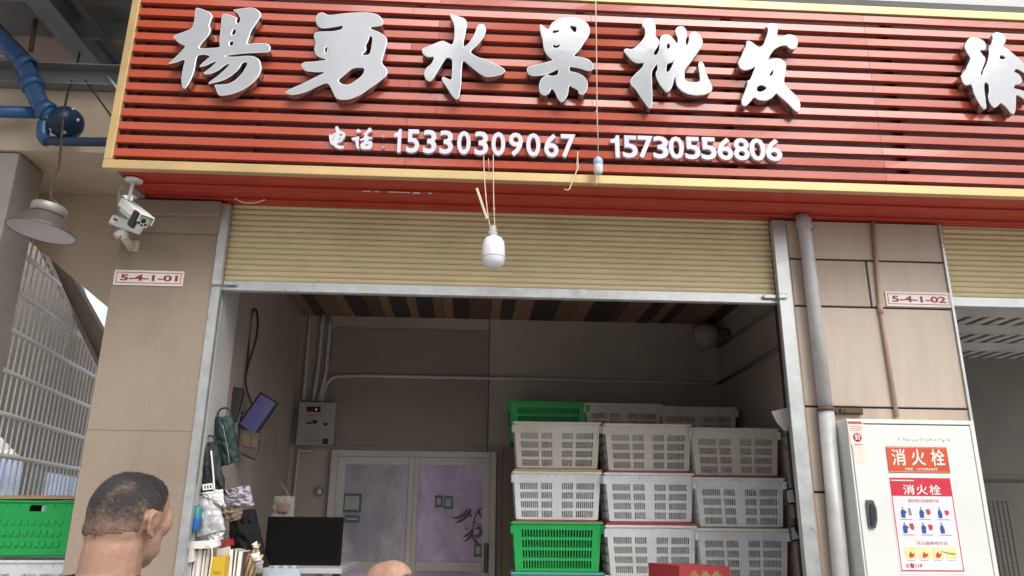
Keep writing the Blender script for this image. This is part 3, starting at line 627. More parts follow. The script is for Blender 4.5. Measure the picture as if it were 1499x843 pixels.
# ------------------------------------------------------------------ security cameras
c1_ = T('bullet_camera', 'white bullet camera hung by a stem from the red soffit', 'security camera', 'security cameras by the left pillar')
Yc = YF-.28
mt = at(196, 262, Yc); jt = at(188, 293, Yc-.01)
O('mount_disc', MB().lathe([(.001, 0), (.045, 0), (.045, .008), (.03, .014), (0, .014)], (mt.x, Yc, SB0+.0-.004), seg=24), M_whitepl, c1_)
O('stem', MB().tube([(mt.x, Yc, SB0), jt], .0085, 12), M_whitepl, c1_)
ca, cb_ = at(180, 308, Yc+.05), at(210, 322, Yc-.075)
ca = at(184, 303, Yc+.03); cb_ = at(209, 324, Yc-.08)
ax_ = (cb_-ca).normalized(); Q = ax_.to_track_quat('Y', 'Z').to_matrix()
mid = (ca+cb_)/2; Lc = (cb_-ca).length
O('housing', MB().box(mid, (.062, Lc, .066), Q, .02, 4), M_whitepl, c1_)
O('sunshield', MB().box(mid+Q @ Vector((0, .01, .037)), (.074, Lc+.03, .008), Q, .003).box(mid+Q @ Vector((.037, .01, .015)), (.006, Lc+.03, .04), Q, .002).box(mid+Q @ Vector((-.037, .01, .015)), (.006, Lc+.03, .04), Q, .002), M_white, c1_)
fp = mid+ax_*(Lc/2)
O('lens_face', MB().box(fp+ax_*.002, (.058, .006, .056), Q, .012, 3), mat('face_white', (.6, .6, .58), .3), c1_)
ln = MB()
for u, v, r_ in ((0, .004, .013), (-.017, -.012, .007), (.017, -.012, .007), (0, -.02, .006)):
    ln.lathe([(0, .0085), (r_*.8, .0085), (r_, .005), (r_, 0)], fp+Q @ Vector((u, 0, v)), ax_, 16)
O('lens', ln, M_black, c1_)
hd = MB().box(fp+Q @ Vector((.042, -.005, -.004)), (.022, .05, .085), Q, .004)
O('cap', hd, M_black, c1_)
O('cable', MB().tube([ca, ca+Vector((-.03, .03, .03)), at(173, 288, Yc+.1), at(176, 275, Yc+.1), at(186, 268, Yc+.06), (mt.x-.01, Yc+.05, SB0)], .004, 6, 2), mat('cream_cable', (.45, .38, .3), .6), c1_)
c2_ = T('wall_camera', 'older white camera on a wall arm beneath the hanging camera', 'security camera', 'security cameras by the left pillar')
Yd = YF-.12
ba, bb_ = at(165, 322, Yd), at(205, 336, Yd-.04); ax2 = (bb_-ba).normalized(); Q2 = ax2.to_track_quat('Y', 'Z').to_matrix(); m2_ = (ba+bb_)/2
O('housing', MB().box(m2_, (.05, (bb_-ba).length, .055), Q2, .012, 3), M_whitepl, c2_)
O('side_slot', MB().box(at(172, 323, Yd-.027), (.055, .01, .008), Q2 @ Matrix.Rotation(0, 3, 'Z')), M_black, c2_)
O('knuckle', MB().lathe([(0, -.03), (.024, -.028), (.028, 0), (.024, .028), (0, .03)], at(178, 343, Yd-.01), (1, -.3, .1), 18), M_whitepl, c2_)
w0, w1 = at(180, 345, Yd), at(193, 362, YF-.01)
O('arm', MB().tube([w0, w1], [.018, .026], 12).prism([at(x, y, YF-.022) for x, y in ((188, 352), (203, 352), (200, 367), (186, 366))], (0, .021, 0)), mat('cream_plastic', (.56, .5, .42), .5), c2_)
O('cable', MB().tube([at(170, 325, Yd), at(163, 335, Yd-.01), at(162, 346, Yd-.02), at(168, 352, Yd-.03), at(176, 349, Yd-.03), at(177, 345, Yd-.03)], .004, 6, 2), mat('brown_cable', (.2, .14, .1), .6), c2_)
O('wall_scratch', MB().prism([at(x, y, YF-.0235) for x, y in ((226, 309), (232, 309.5), (246, 315.5), (247, 318), (238, 315))], (0, .001, 0)), mat('scratch', (.10, .07, .06), .9), label='dark scratch mark on the plaster under the red soffit', cat='scratch')

# ------------------------------------------------------------------ the covered passage at the left
O('passage_ceiling', MB().b(-6, -1.95, 3.3, 6.9, 5.0, 5.25).b(-6, -1.95, 2.0, 3.298, 5.0, 5.25), mat('ceiling_beige', (.40, .31, .25), .85, var=.1, dirt=(.28, .2, .16), damt=.4), kind='structure')  # nearer slab is out of view, extended to hold skylight off the left
O('cross_beam_wall', MB().b(-9, -1.96, 4.3, 4.95, 3.70, 4.12), M_plaster2, label='horizontal concrete beam behind the blue pipes', cat='beam', kind='thing')
ch = MB().b(-9, -1.95, 4.3, 4.31, 4.125, 4.27).b(-9, -1.95, 4.22, 4.299, 4.262, 4.27).b(-9, -1.95, 4.22, 4.299, 4.125, 4.133)
O('steel_channel', ch, M_beam, label='grey steel channel lying along the top of the concrete beam', cat='steel beam', kind='thing')
ib = MB().b(-2.90, -2.74, 2.6, 8.5, 4.70, 4.712).b(-2.90, -2.74, 2.6, 8.5, 4.89, 4.902).b(-2.826, -2.814, 2.6, 8.5, 4.7125, 4.8895)
O('steel_beam', ib, M_beam, label='wide grey steel beam running away under the passage ceiling', cat='steel beam', kind='thing')
O('steel_angle', MB().b(-2.60, -2.545, 2.6, 8.5, 4.705, 4.71).b(-2.605, -2.60, 2.6, 8.5, 4.705, 4.78), M_dkgrey, label='dark steel angle running alongside the wide steel beam', cat='steel beam', kind='thing')
O('steel_cross_beam', MB().b(-9, -1.95, 4.62, 4.632, 4.72, 4.99).b(-2.54, -1.95, 4.45, 4.619, 4.86, 4.99), M_beam, label='grey cross beam between the wide steel beam and the sign', cat='steel beam', kind='thing')
O('ceiling_rod', MB().tube([(-3.21, 3.0, 4.7), (-3.215, 7, 4.7)], .014, 8), mat('brown_rod', (.14, .09, .07), .7), label='thin brown rod running along under the passage ceiling', cat='rod')
O('hanger_rod', MB().tube([at(45, 75, 4.5), at(52, 28, 4.5)], .017, 8), MATS['brown_rod'], label='short brown hanger rod above the blue pipe', cat='rod')
O('stay_wire', MB().tube([at(125, 118, 4.25), at(163, 170, 4.1)], .006, 6), M_cord, label='thin dark stay wire slanting to the sign corner', cat='wire')
O('white_lead', MB().tube([at(158, 112, 4.3), at(178, 137, 4.0)], .007, 6), M_whitepl, label='short white cable end beside the sign corner', cat='cable')
# blue pipework
bpz = T('blue_pipework', 'blue fire main with a bend, a flanged valve and a thin branch pipe', 'pipe')
Yb = 4.12
O('main_pipe', MB().tube([at(-60, 5, Yb), at(8, 62, Yb), at(38, 98, Yb), at(46, 118, Yb), at(52, 140, Yb), at(66, 164, Yb), at(84, 176, Yb)], .052, 18, 2), M_blue, bpz)
for (x, y), (x2, y2) in (((30, 92), (45, 100)), ((44, 118), (50, 130)), ((62, 158), (75, 168))):
    a, b_ = at(x, y, Yb), at(x2, y2, Yb)
    O('coupling', MB().lathe([(.05, -.028), (.064, -.028), (.066, 0), (.064, .028), (.05, .028)], (a+b_)/2, (b_-a), 20), M_blue, bpz)
O('side_pipe', MB().tube([at(-200, 158, Yb+.06), at(58, 165, Yb+.06)], .036, 16), mat('bright_blue_pipe', (.04, .13, .32), .35), bpz)
va = at(97, 180, Yb)
O('valve', MB().lathe([(0, -.07), (.05, -.07), (.085, -.045), (.098, 0), (.09, .04), (.05, .06), (.05, .11), (0, .11)], va, (.25, -1, -.1), 26), mat('dark_blue_paint', (.012, .03, .07), .35), bpz)
bo = MB()
for k in range(6): bo.lathe([(0, .012), (.011, .012), (.011, 0)], va+Vector((.085*math.cos(k), -.035, .085*math.sin(k))), (.25, -1, -.1), 6)
O('bolt', bo, M_steel, bpz)
O('branch_pipe', MB().tube([at(72, 172, Yb), at(65, 182, Yb-.02), at(63, 200, Yb-.02), at(67, 207, Yb-.02), at(162, 208, Yb+.02)], .027, 14, 2), mat('navy_pipe', (.02, .045, .09), .35), bpz)
O('elbow', MB().tube([at(64, 180, Yb-.02), at(62, 200, Yb-.02), at(70, 207.5, Yb-.02)], .035, 14, 2), M_blue, bpz)
mr = MB()
for x, y in ((4, 83),): mr.tube([at(-60, 84, Yb), at(36, 81, Yb)], .012, 8)
O('clamp_rail', mr, mat('clamp_zinc', (.3, .28, .26), .5, .4), bpz)
# pendant lamp
pn_ = T('pendant_lamp', 'unlit bell shaped pendant lamp on a dark cord', 'pendant lamp')
Yl = 3.6; lc = at(60, 340, Yl); LK = .9; LZ = .70; axl = (Vector((.10, .05, 1))).normalized()
O('shade', MB().lathe([(r*LK, z*LZ) for r, z in [(.172, 0), (.174, .004), (.165, .022), (.128, .075), (.105, .105), (.080, .135), (.076, .14)]], lc, axl, 40).lathe([(r*LK, z*LZ) for r, z in [(.171, .001), (.161, .02), (.124, .072), (.1, .102), (.075, .134), (0, .135)]], lc, axl, 40), mat('lamp_shade_bronze', (.075, .06, .05), .45, 0, var=.05), pn_, recalc=False)
O('reflector', MB().lathe([(r*LK, z*LZ) for r, z in [(.169, .004), (.159, .021), (.121, .073), (.05, .09), (0, .09)]], lc, axl, 40), mat('lamp_diffuser', (.50, .47, .49), .4), pn_)
dr_ = MB().lathe([(r*LK, z*LZ) for r, z in [(0, .133), (.084, .133), (.09, .142), (.09, .198), (.084, .206), (0, .206)]], lc, axl, 30)
O('driver', dr_, mat('lamp_driver', (.24, .22, .2), .4, .3), pn_)
hk = lc+axl*.206*LZ
O('ring', MB().tube([hk+Vector((.03*math.cos(a), 0, .012+.02*math.sin(a))) for a in [k*.5 for k in range(-1, 8)]], .0045, 6), M_dkgrey, pn_)
O('cord', MB().tube([hk+Vector((0, 0, .03)), at(74, 280, Yl), at(79, 258, Yl+.1), at(87, 244, Yl+.2), at(89, 215, Yl+.3), at(92, 180, Yl+.4), at(97, 140, Yl+.5), at(112, 100, 4.5), at(118, 70, 4.9)], .0065, 6, 2), M_cord, pn_)
# stair beyond
O('stair_parapet', MB().prism([at(x, y, 4.96) for x, y in ((172, 279), (172, 462), (-10, 308), (-42, 280))], (0, .12, 0)), M_plaster2, label='smooth cream stair side wall with a sloping lower edge under the beam', cat='stair wall', kind='thing')
O('slope_ledge', MB().prism([at(x, y, 4.90) for x, y in ((-120, 200), (0, 300), (34, 332), (36, 345), (0, 318), (-120, 222))], (0, .05, 0)), M_plaster2, label='narrow cream ledge sloping behind the pendant lamp', cat='ledge', kind='thing') 
stg = T('stair_stringer', 'dull grey sloping stair beam beside the white grille', 'stair beam'); stg['kind'] = 'thing'
O('web', MB().prism([at(x, y, 5.9) for x, y in ((48, 352), (60, 366), (158, 545), (158, 500), (100, 396), (72, 352))], (0, .10, 0)), mat('stringer_paint', (.32, .27, .23), .8, dirt=(.14, .11, .1), damt=.5), stg)
O('flange', MB().prism([at(x, y, 5.86) for x, y in ((55, 362), (61, 366), (153, 545), (150, 552))], (0, .2, 0)), mat('flange_paint', (.34, .29, .25), .8), stg)
O('passage_column', MB().b(-3.7, -2.795, 4.32, 4.6, 0, 3.69, .004), mat('grey_render', (.38, .34, .31), .85, var=.06, dirt=(.17, .15, .14), damt=.4), label='smooth grey column left of the white grille', cat='column', kind='thing')
# white grille
gt = T('steel_grille', 'white steel bar grille with a sloping top beside the stair', 'grille')
S = Vector((-2.94, 4.75, 2.18)); fd = Vector((-.16564, .98619, 0)); fn = Vector((fd.y, -fd.x, 0))
M_gr = mat('white_grille_paint', (.85, .84, .82), .5, dirt=(.7, .66, .6), damt=.2, dscale=6)
rl = [2.955, 2.71, 2.45, 2.19, 1.935, 1.68, 1.0]
def topz(y): return 3.42 - (y-4.9)*.36
for z in rl+[3.2]:
    y1 = min(6.66, 4.9+(3.42-z)/.36); a = S+fd*((4.7-S.y)/fd.y); b_ = S+fd*((y1-S.y)/fd.y)
    O('rail', MB().tube([(a.x, a.y, z), (b_.x, b_.y, z)], .016, 8), M_gr, gt)
y = 4.74
while y < 6.66:
    p = S+fd*((y-S.y)/fd.y)
    O('bar', MB().tube([(p.x+.001, p.y, .05), (p.x+.001, p.y, topz(y))], .006, 6), M_gr, gt); y += .09
a = S+fd*((4.74-S.y)/fd.y); b_ = S+fd*((6.66-S.y)/fd.y)
O('top_bar', MB().tube([(a.x, a.y, topz(a.y)), (b_.x, b_.y, topz(b_.y))], .011, 8), M_gr, gt)
# beyond the grille
O('stair_underside', MB().prism([at(x, y, 8.2) for x, y in ((-260, 250), (104, 250), (104, 410), (148, 560), (165, 700), (120, 700), (64, 690), (28, 668), (2, 640), (-260, 420))], (0, .3, 0)), mat('stair_concrete', (.27, .24, .215), .85, var=.12, dirt=(.18, .15, .13), damt=.5), label='dull brown stair flight wall seen through the white grille', cat='stair wall', kind='thing')
O('far_column', MB().b(at(30, 690, 8.6).x, at(48, 690, 8.6).x, 8.6, 8.9, 0, 2.6), M_concrete, label='pale column far behind the grille', cat='column', kind='thing')
ff = MB(); x = -8.0
while x < -1.8: ff.b(x, x+.2, 13, 13.03, 0, 2.52); x += .22
O('far_fence', ff, mat('pale_blue_steel', (.34, .42, .60), .5), label='pale blue sheet fence far beyond the grille', cat='fence')
O('far_rail', MB().b(-9, -1.8, 12.4, 12.46, 2.44, 2.50).b(-9, -1.8, 12.4, 12.46, 2.66, 2.72), M_whitepl, label='white rails above the pale blue fence', cat='railing')

# buildings across the street (behind the camera: unseen, upper blocks added for sign reflections and shade at left)
ob = T('opposite_building', 'market row across the street with upper blocks added for reflections', 'building'); ob['kind'] = 'structure'
O('wall', MB().b(-30, 30, -19, -15, 0, 4.6), mat('pale_render', (.62, .60, .56), .8), ob)
O('added_reflection_blocks', MB().b(-30, -5.8, -18.9, -15.1, 4.601, 19).b(-.9, 6.5, -18.9, -15.1, 4.601, 17), MATS['pale_render'], ob)

# ------------------------------------------------------------------ crates
CW, CD, CHH = .604, .41, .312
def crate_mesh(name, kind):
    t = bmesh.new()
    def pt(u, v, face):          # u -1..1 across, v 0..1 up; walls taper inward to the floor
        ins = .022*(1-v); z = .006+v*(CHH-.010)
        hx, hy = CW/2-.012-ins, CD/2-.012-ins
        return {'f': (u*hx, -hy, z), 'b': (-u*hx, hy, z), 'l': (-hx, -u*hy, z), 'r': (hx, u*hy, z)}[face]
    def spans(face):
        if kind == 'solid': return [(-.02, .27)]
        if kind == 'green':
            n = 25 if face in 'fb' else 15; lo, hi = -.82, .82; st = (hi-lo)/n
            return [(lo+st*(i+.2), lo+st*(i+.8)) for i in range(n)]
        out = []
        for a, b_, n in ((-.87, -.45, 9), (-.38, -.11, 6), (.11, .38, 6), (.45, .87, 9)):
            if face in 'lr': n = max(3, int(n*.66))
            st = (b_-a)/n; out += [(a+st*(i+.14), a+st*(i+.74)) for i in range(n)]
        return out
    rows = [(.05, .185), (.245, .38), (.44, .575), (.635, .77)] if kind != 'green' else [(.07, .22), (.28, .43), (.49, .64), (.70, .85)]
    if kind == 'solid': rows = [(.80, .92)]
    for face in 'fblr':
        us = [-1]; hole = [False]
        for a, b_ in spans(face): us += [a, b_]
        us.append(1); vs = [0]
        for a, b_ in rows: vs += [a, b_]
        vs.append(1)
        g = [[t.verts.new(pt(u, v, face)) for u in us] for v in vs]
        for j in range(len(vs)-1):
            for i in range(len(us)-1):
                if i % 2 == 1 and j % 2 == 1: continue
                t.faces.new([g[j][i], g[j][i+1], g[j+1][i+1], g[j+1][i]])
    bmesh.ops.remove_doubles(t, verts=t.verts[:], dist=1e-5)
    bmesh.ops.recalc_face_normals(t, faces=t.faces[:])
    r = bmesh.ops.solidify(t, geom=t.faces[:], thickness=.004)
    mb = MB(); mb.add(t)
    mb.b(-CW/2+.046, CW/2-.046, -CD/2+.046, CD/2-.046, .0, .005)
    if kind == 'solid':     # raised blank bands and upright ribs on the closed walls
        for v in (.16, .36, .56):
            y_ = -(CD/2-.012-.017*(1-v)); 
            for k in range(11): mb.b(-.2+k*.036, -.2+k*.036+.02, y_-.006, y_+.001, .006+v*(CHH-.01), .006+(v+.09)*(CHH-.01))
        for u in (-.265, .235): mb.b(u, u+.012, -CD/2+.006, -CD/2+.03, .05, CHH-.022, .003)
    return mb.mesh(name)
def rim_mesh(kind):
    mb = MB(); o_ = .006 if kind != 'green' else .008; t = .012; h = .016
    hx, hy = CW/2-.004+o_*.3, CD/2-.004
    z0, z1 = CHH-h, CHH
    mb.b(-hx, hx, -hy, -hy+t, z0, z1, .004, 2).b(-hx, hx, hy-t, hy, z0, z1, .004, 2)
    mb.b(-hx, -hx+t, -hy+t-.001, hy-t+.001, z0+.001, z1-.001, .002).b(hx-t, hx, -hy+t-.001, hy-t+.001, z0+.001, z1-.001, .002)
    n = 9
    for i in range(n):          # small ribs under the lip
        x = -hx+.05+(2*hx-.1)*i/(n-1); mb.b(x-.002, x+.002, -hy+.003, -hy+.012, z0-.02, z0+.002)
    return mb.mesh('rim')
def clip_mesh(s):
    mb = MB(); x = s*(CW/2-.006)
    mb.b(x-.010, x+.012, -CD/2+.004, -CD/2+.03, CHH-.075, CHH-.024, .004).b(x-.006, x+.016, -CD/2+.002, -CD/2+.034, CHH-.034, CHH-.0225, .003)
    return mb.mesh('handle_clip')
me_w, me_g, me_s = crate_mesh('basket', 'white'), crate_mesh('basket', 'green'), crate_mesh('basket', 'solid')
rims = rim_mesh('white'); rimg = rim_mesh('green'); clips = [clip_mesh(-1), clip_mesh(1)]
_cache = {}
def crate(loc, rz, kind, m, label, group):
    t = T('plastic_crate', label, 'crate', group, loc); t.rotation_euler = (0, 0, rz)
    key = (kind, m.name)
    if key not in _cache:
        L = []
        for nm, me in (('basket', {'green': me_g, 'solid': me_s}.get(kind, me_w)), ('rim', rimg if kind != 'white' else rims), ('handle_clip', clips[0]), ('handle_clip', clips[1])):
            q = me.copy(); q.materials.clear(); q.materials.append(m); L.append((nm, q))
        _cache[key] = L
    for nm, me in _cache[key]:
        o = bpy.data.objects.new(nm, me); COL.objects.link(o); o.parent = t
    return t
colx = [at(817, 700, 5.1), at(952, 700, 5.03), at(1083, 700, 4.96)]
colY = [5.10, 5.03, 4.96]
rowpx = [[(817, 617), (817, 690), (817, 764), (818, 838)], [(950, 620), (952, 692), (955, 769), (957, 843)], [(1077, 626), (1084, 699), (1089, 774), (1092, 850)]]
nmrow = ['topmost', 'second', 'third', 'lowest']
names = [
 ['shaded off-white crate at the left end of the top front row', 'off-white crate directly on top of the bright green slotted crate', 'bright green slotted crate in the front stack beside the sliding door', 'teal crate just showing at the foot of the left stack'],
 ['shaded off-white crate in the middle of the top front row', 'off-white crate in the middle of the second front row', 'off-white crate right beside the bright green slotted crate', 'off-white crate at the foot of the middle stack behind the red carton'],
 ['shaded off-white crate at the right end of the top front row', 'off-white crate at the right end of the second front row', 'off-white crate above the red carton at the right of the third row', 'off-white crate at the foot of the right stack']]
boardnames = ['thin coloured board under the %s crate of the top row', 'thin coloured board under the %s crate of the second row', 'thin coloured board under the %s crate of the third row']
side = ['left', 'middle', 'right']
for c in range(3):
    yc = colY[c]
    for r_ in range(4):
        px, py = rowpx[c][r_]
        p = at(px, py, yc); ztop = p.z
        kind, m = 'white', M_crate
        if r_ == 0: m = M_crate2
        if (c, r_) == (0, 2): kind, m = 'green', M_green
        if (c, r_) == (0, 3): m = M_teal
        crate((p.x, yc+CD/2, ztop-CHH), R(-1.5), kind, m, names[c][r_], 'fruit crates stacked in front')
        if r_ < 3:
            q = at(*rowpx[c][r_+1], yc); zb, zt = q.z+.002, ztop-CHH-.001
            if zt-zb < .006: zb = zt-.010
            O('packing_board', MB().box((p.x+.004, yc+CD/2+.0, (zb+zt)/2), (CW-.02, CD-.02, zt-zb), (0, 0, R(-1.5))), (M_boardr if (c+r_) % 3 != 0 and not (r_ == 2 and c == 0) else M_boardy), label=boardnames[r_] % side[c], cat='board', group='boards between the crate layers')
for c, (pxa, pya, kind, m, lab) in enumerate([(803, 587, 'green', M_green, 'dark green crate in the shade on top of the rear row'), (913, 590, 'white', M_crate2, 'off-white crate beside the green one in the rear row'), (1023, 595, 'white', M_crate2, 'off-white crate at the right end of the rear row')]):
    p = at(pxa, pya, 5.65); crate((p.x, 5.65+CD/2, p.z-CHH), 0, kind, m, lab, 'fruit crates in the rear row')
O('storage_platform', MB().b(.25, 2.05, 4.98, 5.5, .06, .93).b(.25, 2.05, 5.66, 6.1, .06, 2.08), mat('platform_timber', (.16, .12, .09), .8), label='timber platform carrying the crate stacks', cat='platform')
gb = T('gift_carton', 'red carton with gold emblems in front of the right crate stack', 'carton')
p0, p1, p2 = at(964, 828, 4.6), at(994, 828, 4.45), at(1068, 831, 4.45)
O('carton', MB().prism([(p1.x, 4.45, p1.z), (p2.x, 4.45, p1.z-.004), (p2.x, 4.45, .97), (p1.x, 4.45, .97)], (-.13, .2, .004)), mat('carton_red', (.34, .03, .04), .45, var=.1), gb)
lt = MB(); ww = p2.x-p1.x
for k in range(3):
    cx, cz_ = p1.x+ww*(.29+.22*k), p1.z-.062
    pts = [(cx+(.020+.010*(j % 2))*math.cos(j*math.pi/8), 4.4482, cz_+(.030+.012*(j % 2))*math.sin(j*math.pi/8)) for j in range(16)]
    O('gold_emblem', MB().prism(pts, (0, .0012, 0)), mat('gold_print', (.30, .23, .10), .4, .3), gb)
# crates outside at the left
Yg = 4.5
lg = MATS['green_crate_plastic']
p = at(107, 728, Yg+.02)
crate((p.x-.35, Yg+.40, at(20, 728, Yg).z-CHH-.01), R(8), 'solid', M_green, 'closed bright green crate under a wooden board outside beside the plaster pillar', 'crates outside by the pillar')
crate((p.x-.36, Yg+.40, at(20, 728, Yg).z-2*CHH-.03), R(6), 'white', M_crate, 'off-white crate under the green one outside beside the pillar', 'crates outside by the pillar')
O('wooden_board', MB().box((p.x-.30, Yg+.40, at(20, 728, Yg).z+.006), (CW+.02, CD, .02), (0, R(-.6), R(7))), M_wood, label='brown wooden board lying on the green crate outside', cat='board')
O('crate_pallet', MB().b(p.x-.75, p.x-.0, Yg+.1, Yg+.7, 0, at(20, 728, Yg).z-2*CHH-.032), mat('pallet_timber', (.25, .18, .12), .8), label='timber base under the crates outside by the pillar', cat='pallet')

# ------------------------------------------------------------------ sliding door in the back wall
sd_ = T('sliding_door', 'aluminium sliding door with two purple glazed panes', 'sliding door')
YDr = YB-.05
def D(x, y, Y=YDr): return XZ(x, y, Y)
dx0, dx1, dz1 = D(486, 659)[0], D(727, 663)[0], D(600, 660)[1]
O('outer_frame', MB().b(dx0, dx0+.055, YDr-.02, YB-.014, .06, dz1, .003).b(dx1-.05, dx1, YDr-.02, YB-.002, .06, dz1, .003).b(dx0+.0551, dx1-.0501, YDr-.02, YB-.014, dz1-.05, dz1, .003), M_alu, sd_)
gx = [D(502, 750)[0], D(596, 750)[0], D(611, 750)[0], D(706, 750)[0]]
zg1, zg0, zr0 = D(600, 681)[1], D(600, 822)[1], D(600, 836)[1]
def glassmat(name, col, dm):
    m = mat(name, col, .12, var=.25, scale=5, stretch=(1.2, 1, .6), dirt=(.78, .76, .82), damt=dm, dscale=2.0, dlo=.46, dhi=.72, spec=.7, bump=.03, bscale=12, rvar=.08); return m  # pale noise paints outdoor reflections and some dust into the pane colour
mgl, mgr = glassmat('purple_glass_dust_glare', (.33, .31, .36), .75), glassmat('purple_glass', (.46, .35, .52), .75)
for k in range(2):
    a, b_ = gx[2*k], gx[2*k+1]
    x0_ = dx0+.056 if k == 0 else (gx[1]+gx[2])/2+.001; x1_ = (gx[1]+gx[2])/2 if k == 0 else dx1-.051; yy = YDr-(.012 if k == 0 else .016)
    sh = O('sash', MB().b(x0_, a, yy, yy+.03, .07, dz1-.051, .002).b(b_, x1_, yy, yy+.03, .07, dz1-.051, .002).b(a+.0005, b_-.0005, yy+.001, yy+.03, zg1, dz1-.051, .002).b(a+.0005, b_-.0005, yy+.001, yy+.03, zr0, zg0, .002), M_alu, sd_)
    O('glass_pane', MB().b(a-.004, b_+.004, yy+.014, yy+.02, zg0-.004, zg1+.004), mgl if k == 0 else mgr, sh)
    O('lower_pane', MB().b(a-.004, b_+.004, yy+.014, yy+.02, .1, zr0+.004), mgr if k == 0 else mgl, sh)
    if k == 1:
        h0, h1 = D(708.5, 795), D(714, 838)
        O('handle', MB().b(h0[0], h1[0], yy-.018, yy-.0005, h1[1], h0[1], .005).b(h0[0]+.006, h1[0]-.006, yy-.022, yy-.0185, h1[1]+.05, h0[1]-.05, .002), mat('handle_dark', (.10, .095, .09), .4, .4), sh)
yy = YDr-.006
def stick(x0_, y0_, x1_, y1_, m, nm='sticker', par=None):
    a, b_ = D(x0_, y0_, yy), D(x1_, y1_, yy); return MB().b(a[0], b_[0], yy-.0005, yy+.0012+.004, b_[1], a[1]), m
M_stg = mat('sticker_green', (.08, .12, .09), .5); M_stb = mat('sticker_blue', (.10, .13, .19), .5); M_stw = mat('sticker_pale', (.35, .36, .36), .6)
for (a0, b0, a1, b1, m) in ((503, 722, 528, 750, M_stg), (505, 754, 526, 765, M_stg), (637, 725, 648, 743, M_stg), (650, 726, 663, 745, M_stb), (694, 796, 706, 815, M_stg)):
    mb, m = stick(a0, b0, a1, b1, m); so_ = O('sticker', mb, m, sd_)
    a, b_ = D(a0+2.5, b0+4, yy), D(a1-3, b1-4, yy); O('sticker_print', MB().b(a[0], b_[0], yy-.0012, yy-.0007, b_[1], a[1]), M_stw, so_)
fl = MB()
def st_(pts, r):
    ps = [(*D(x, y, yy),) for x, y in pts]; fl.tube([(p[0], yy+.004, p[1]) for p in ps], r, 6, 2)
for pts, w in (([(663, 758), (675, 757), (684, 746)], (.004, .011, .004)), ([(667, 765), (680, 760), (688, 744)], (.004, .012, .003)), ([(672, 762), (684, 757), (690, 746)], (.003, .009, .003)), ([(686, 747), (688, 754), (690, 757)], (.003, .008, .004)),
               ([(704, 744), (697, 752), (693, 765), (692, 780)], (.006, .005, .004, .003)), ([(698, 745), (702, 752), (704, 757)], (.003, .008, .003)), ([(693, 760), (698, 768), (706, 769)], (.002, .003, .003)), ([(684, 768), (680, 772), (683, 776), (687, 772)], (.002, .003, .003, .002)),
               ([(696, 774), (702, 772), (705, 779), (700, 786), (694, 783)], (.005, .012, .015, .012, .004)), ([(678, 786), (686, 782), (692, 774)], (.003, .01, .003)), ([(680, 793), (688, 787), (693, 776)], (.003, .011, .003)), ([(700, 797), (694, 790), (691, 780)], (.012, .008, .003))):
    ps = [(*D(x, y, yy),) for x, y in pts]; fl.tube([(p_[0], yy-.003, p_[1]) for p_ in ps], list(w), 8, 2)
O('floral_motif', fl, mat('etched_grey', (.10, .09, .11), .4), sd_)

# ------------------------------------------------------------------ meter box, conduits, lamps on the inside walls
mx_ = T('meter_box', 'grey control box with a small red display on the back wall', 'control box')
a, b_ = at(438, 588, YB-.1), at(487, 652, YB-.1)
O('case', MB().b(a.x, b_.x, YB-.1, YB-.002, b_.z, a.z, .006, 2), mat('box_grey', (.36, .335, .31), .5, dirt=(.26, .23, .21), damt=.5), mx_)
def bx(x0_, y0_, x1_, y1_, d0=.104, d1=.1001):
    p, q = at(x0_, y0_, YB-.1), at(x1_, y1_, YB-.1); return MB().b(p.x, q.x, YB-d0, YB-d1, q.z, p.z)
O('display', bx(449, 595, 469, 603), mat('display_dark', (.02, .008, .008), .3), mx_)
O('lit_digits', bx(462, 598.4, 464.2, 600.6, .1055, .1043), mat('red_led', (.4, .02, .01), .4, emit=(1, .12, .04), estr=.5), mx_)
O('switch', bx(449, 618, 456, 620.5).addmesh(bx(458, 615, 464, 620, .11).mesh('x')).addmesh(bx(474, 619, 479, 623).mesh('x')).addmesh(bx(473, 642, 480, 650, .108).mesh('x')), M_black, mx_)
for b4 in ((449, 607, 472, 609), (444, 640, 470, 641.5), (446, 644, 470, 646)): O('faded_print', bx(*b4), mat('faded_print', (.25, .23, .21), .7), mx_)
M_cd = mat('pvc_conduit', (.50, .46, .43), .5, var=.06, dirt=(.36, .32, .29), damt=.4)
Yq = YB-.03
for pts, lab in (([(455, 458), (444, 587)], 'leftmost vertical conduit above the control box'), ([(473, 459), (468, 515), (465, 545), (458, 587)], 'middle vertical conduit above the control box'), ([(484, 462), (478, 540), (474, 560), (467, 587)], 'vertical conduit nearest the door above the control box')):
    w = [at(x, y, Yq) for x, y in pts]; w[0].x = w[0].x; 
    O('wall_conduit', MB().tube([(v.x, Yq, v.z) for v in w], .016, 10, 1).lathe([(.017, -.012), (.021, -.012), (.021, .012), (.017, .012)], (w[0].lerp(w[1], .55)), seg=10), M_cd, label=lab, cat='conduit', group='conduits on the back wall')
w = [at(x, y, Yq) for x, y in ((470, 600), (473, 575), (481, 556), (496, 549), (640, 552), (800, 555), (1030, 561))]
hc = MB().tube(w[:4]+[w[4], w[5], (XR-.02, Yq, w[6].z)], .014, 10, 1)
for x in (508, 636, 700, 900): q = at(x, 550+(x-500)*.021, Yq); hc.lathe([(.014, -.01), (.019, -.01), (.019, .01), (.014, .01)], q, (1, 0, 0), 10)
O('wall_conduit', hc, M_cd, label='long horizontal conduit with a bend crossing the back wall', cat='conduit', group='conduits on the back wall')
w6 = w[6].z
a = at(1133, 483, 5.0); sl_ = CAM+ray(1133, 483)*((XR-.02)/ray(1133, 483).x)
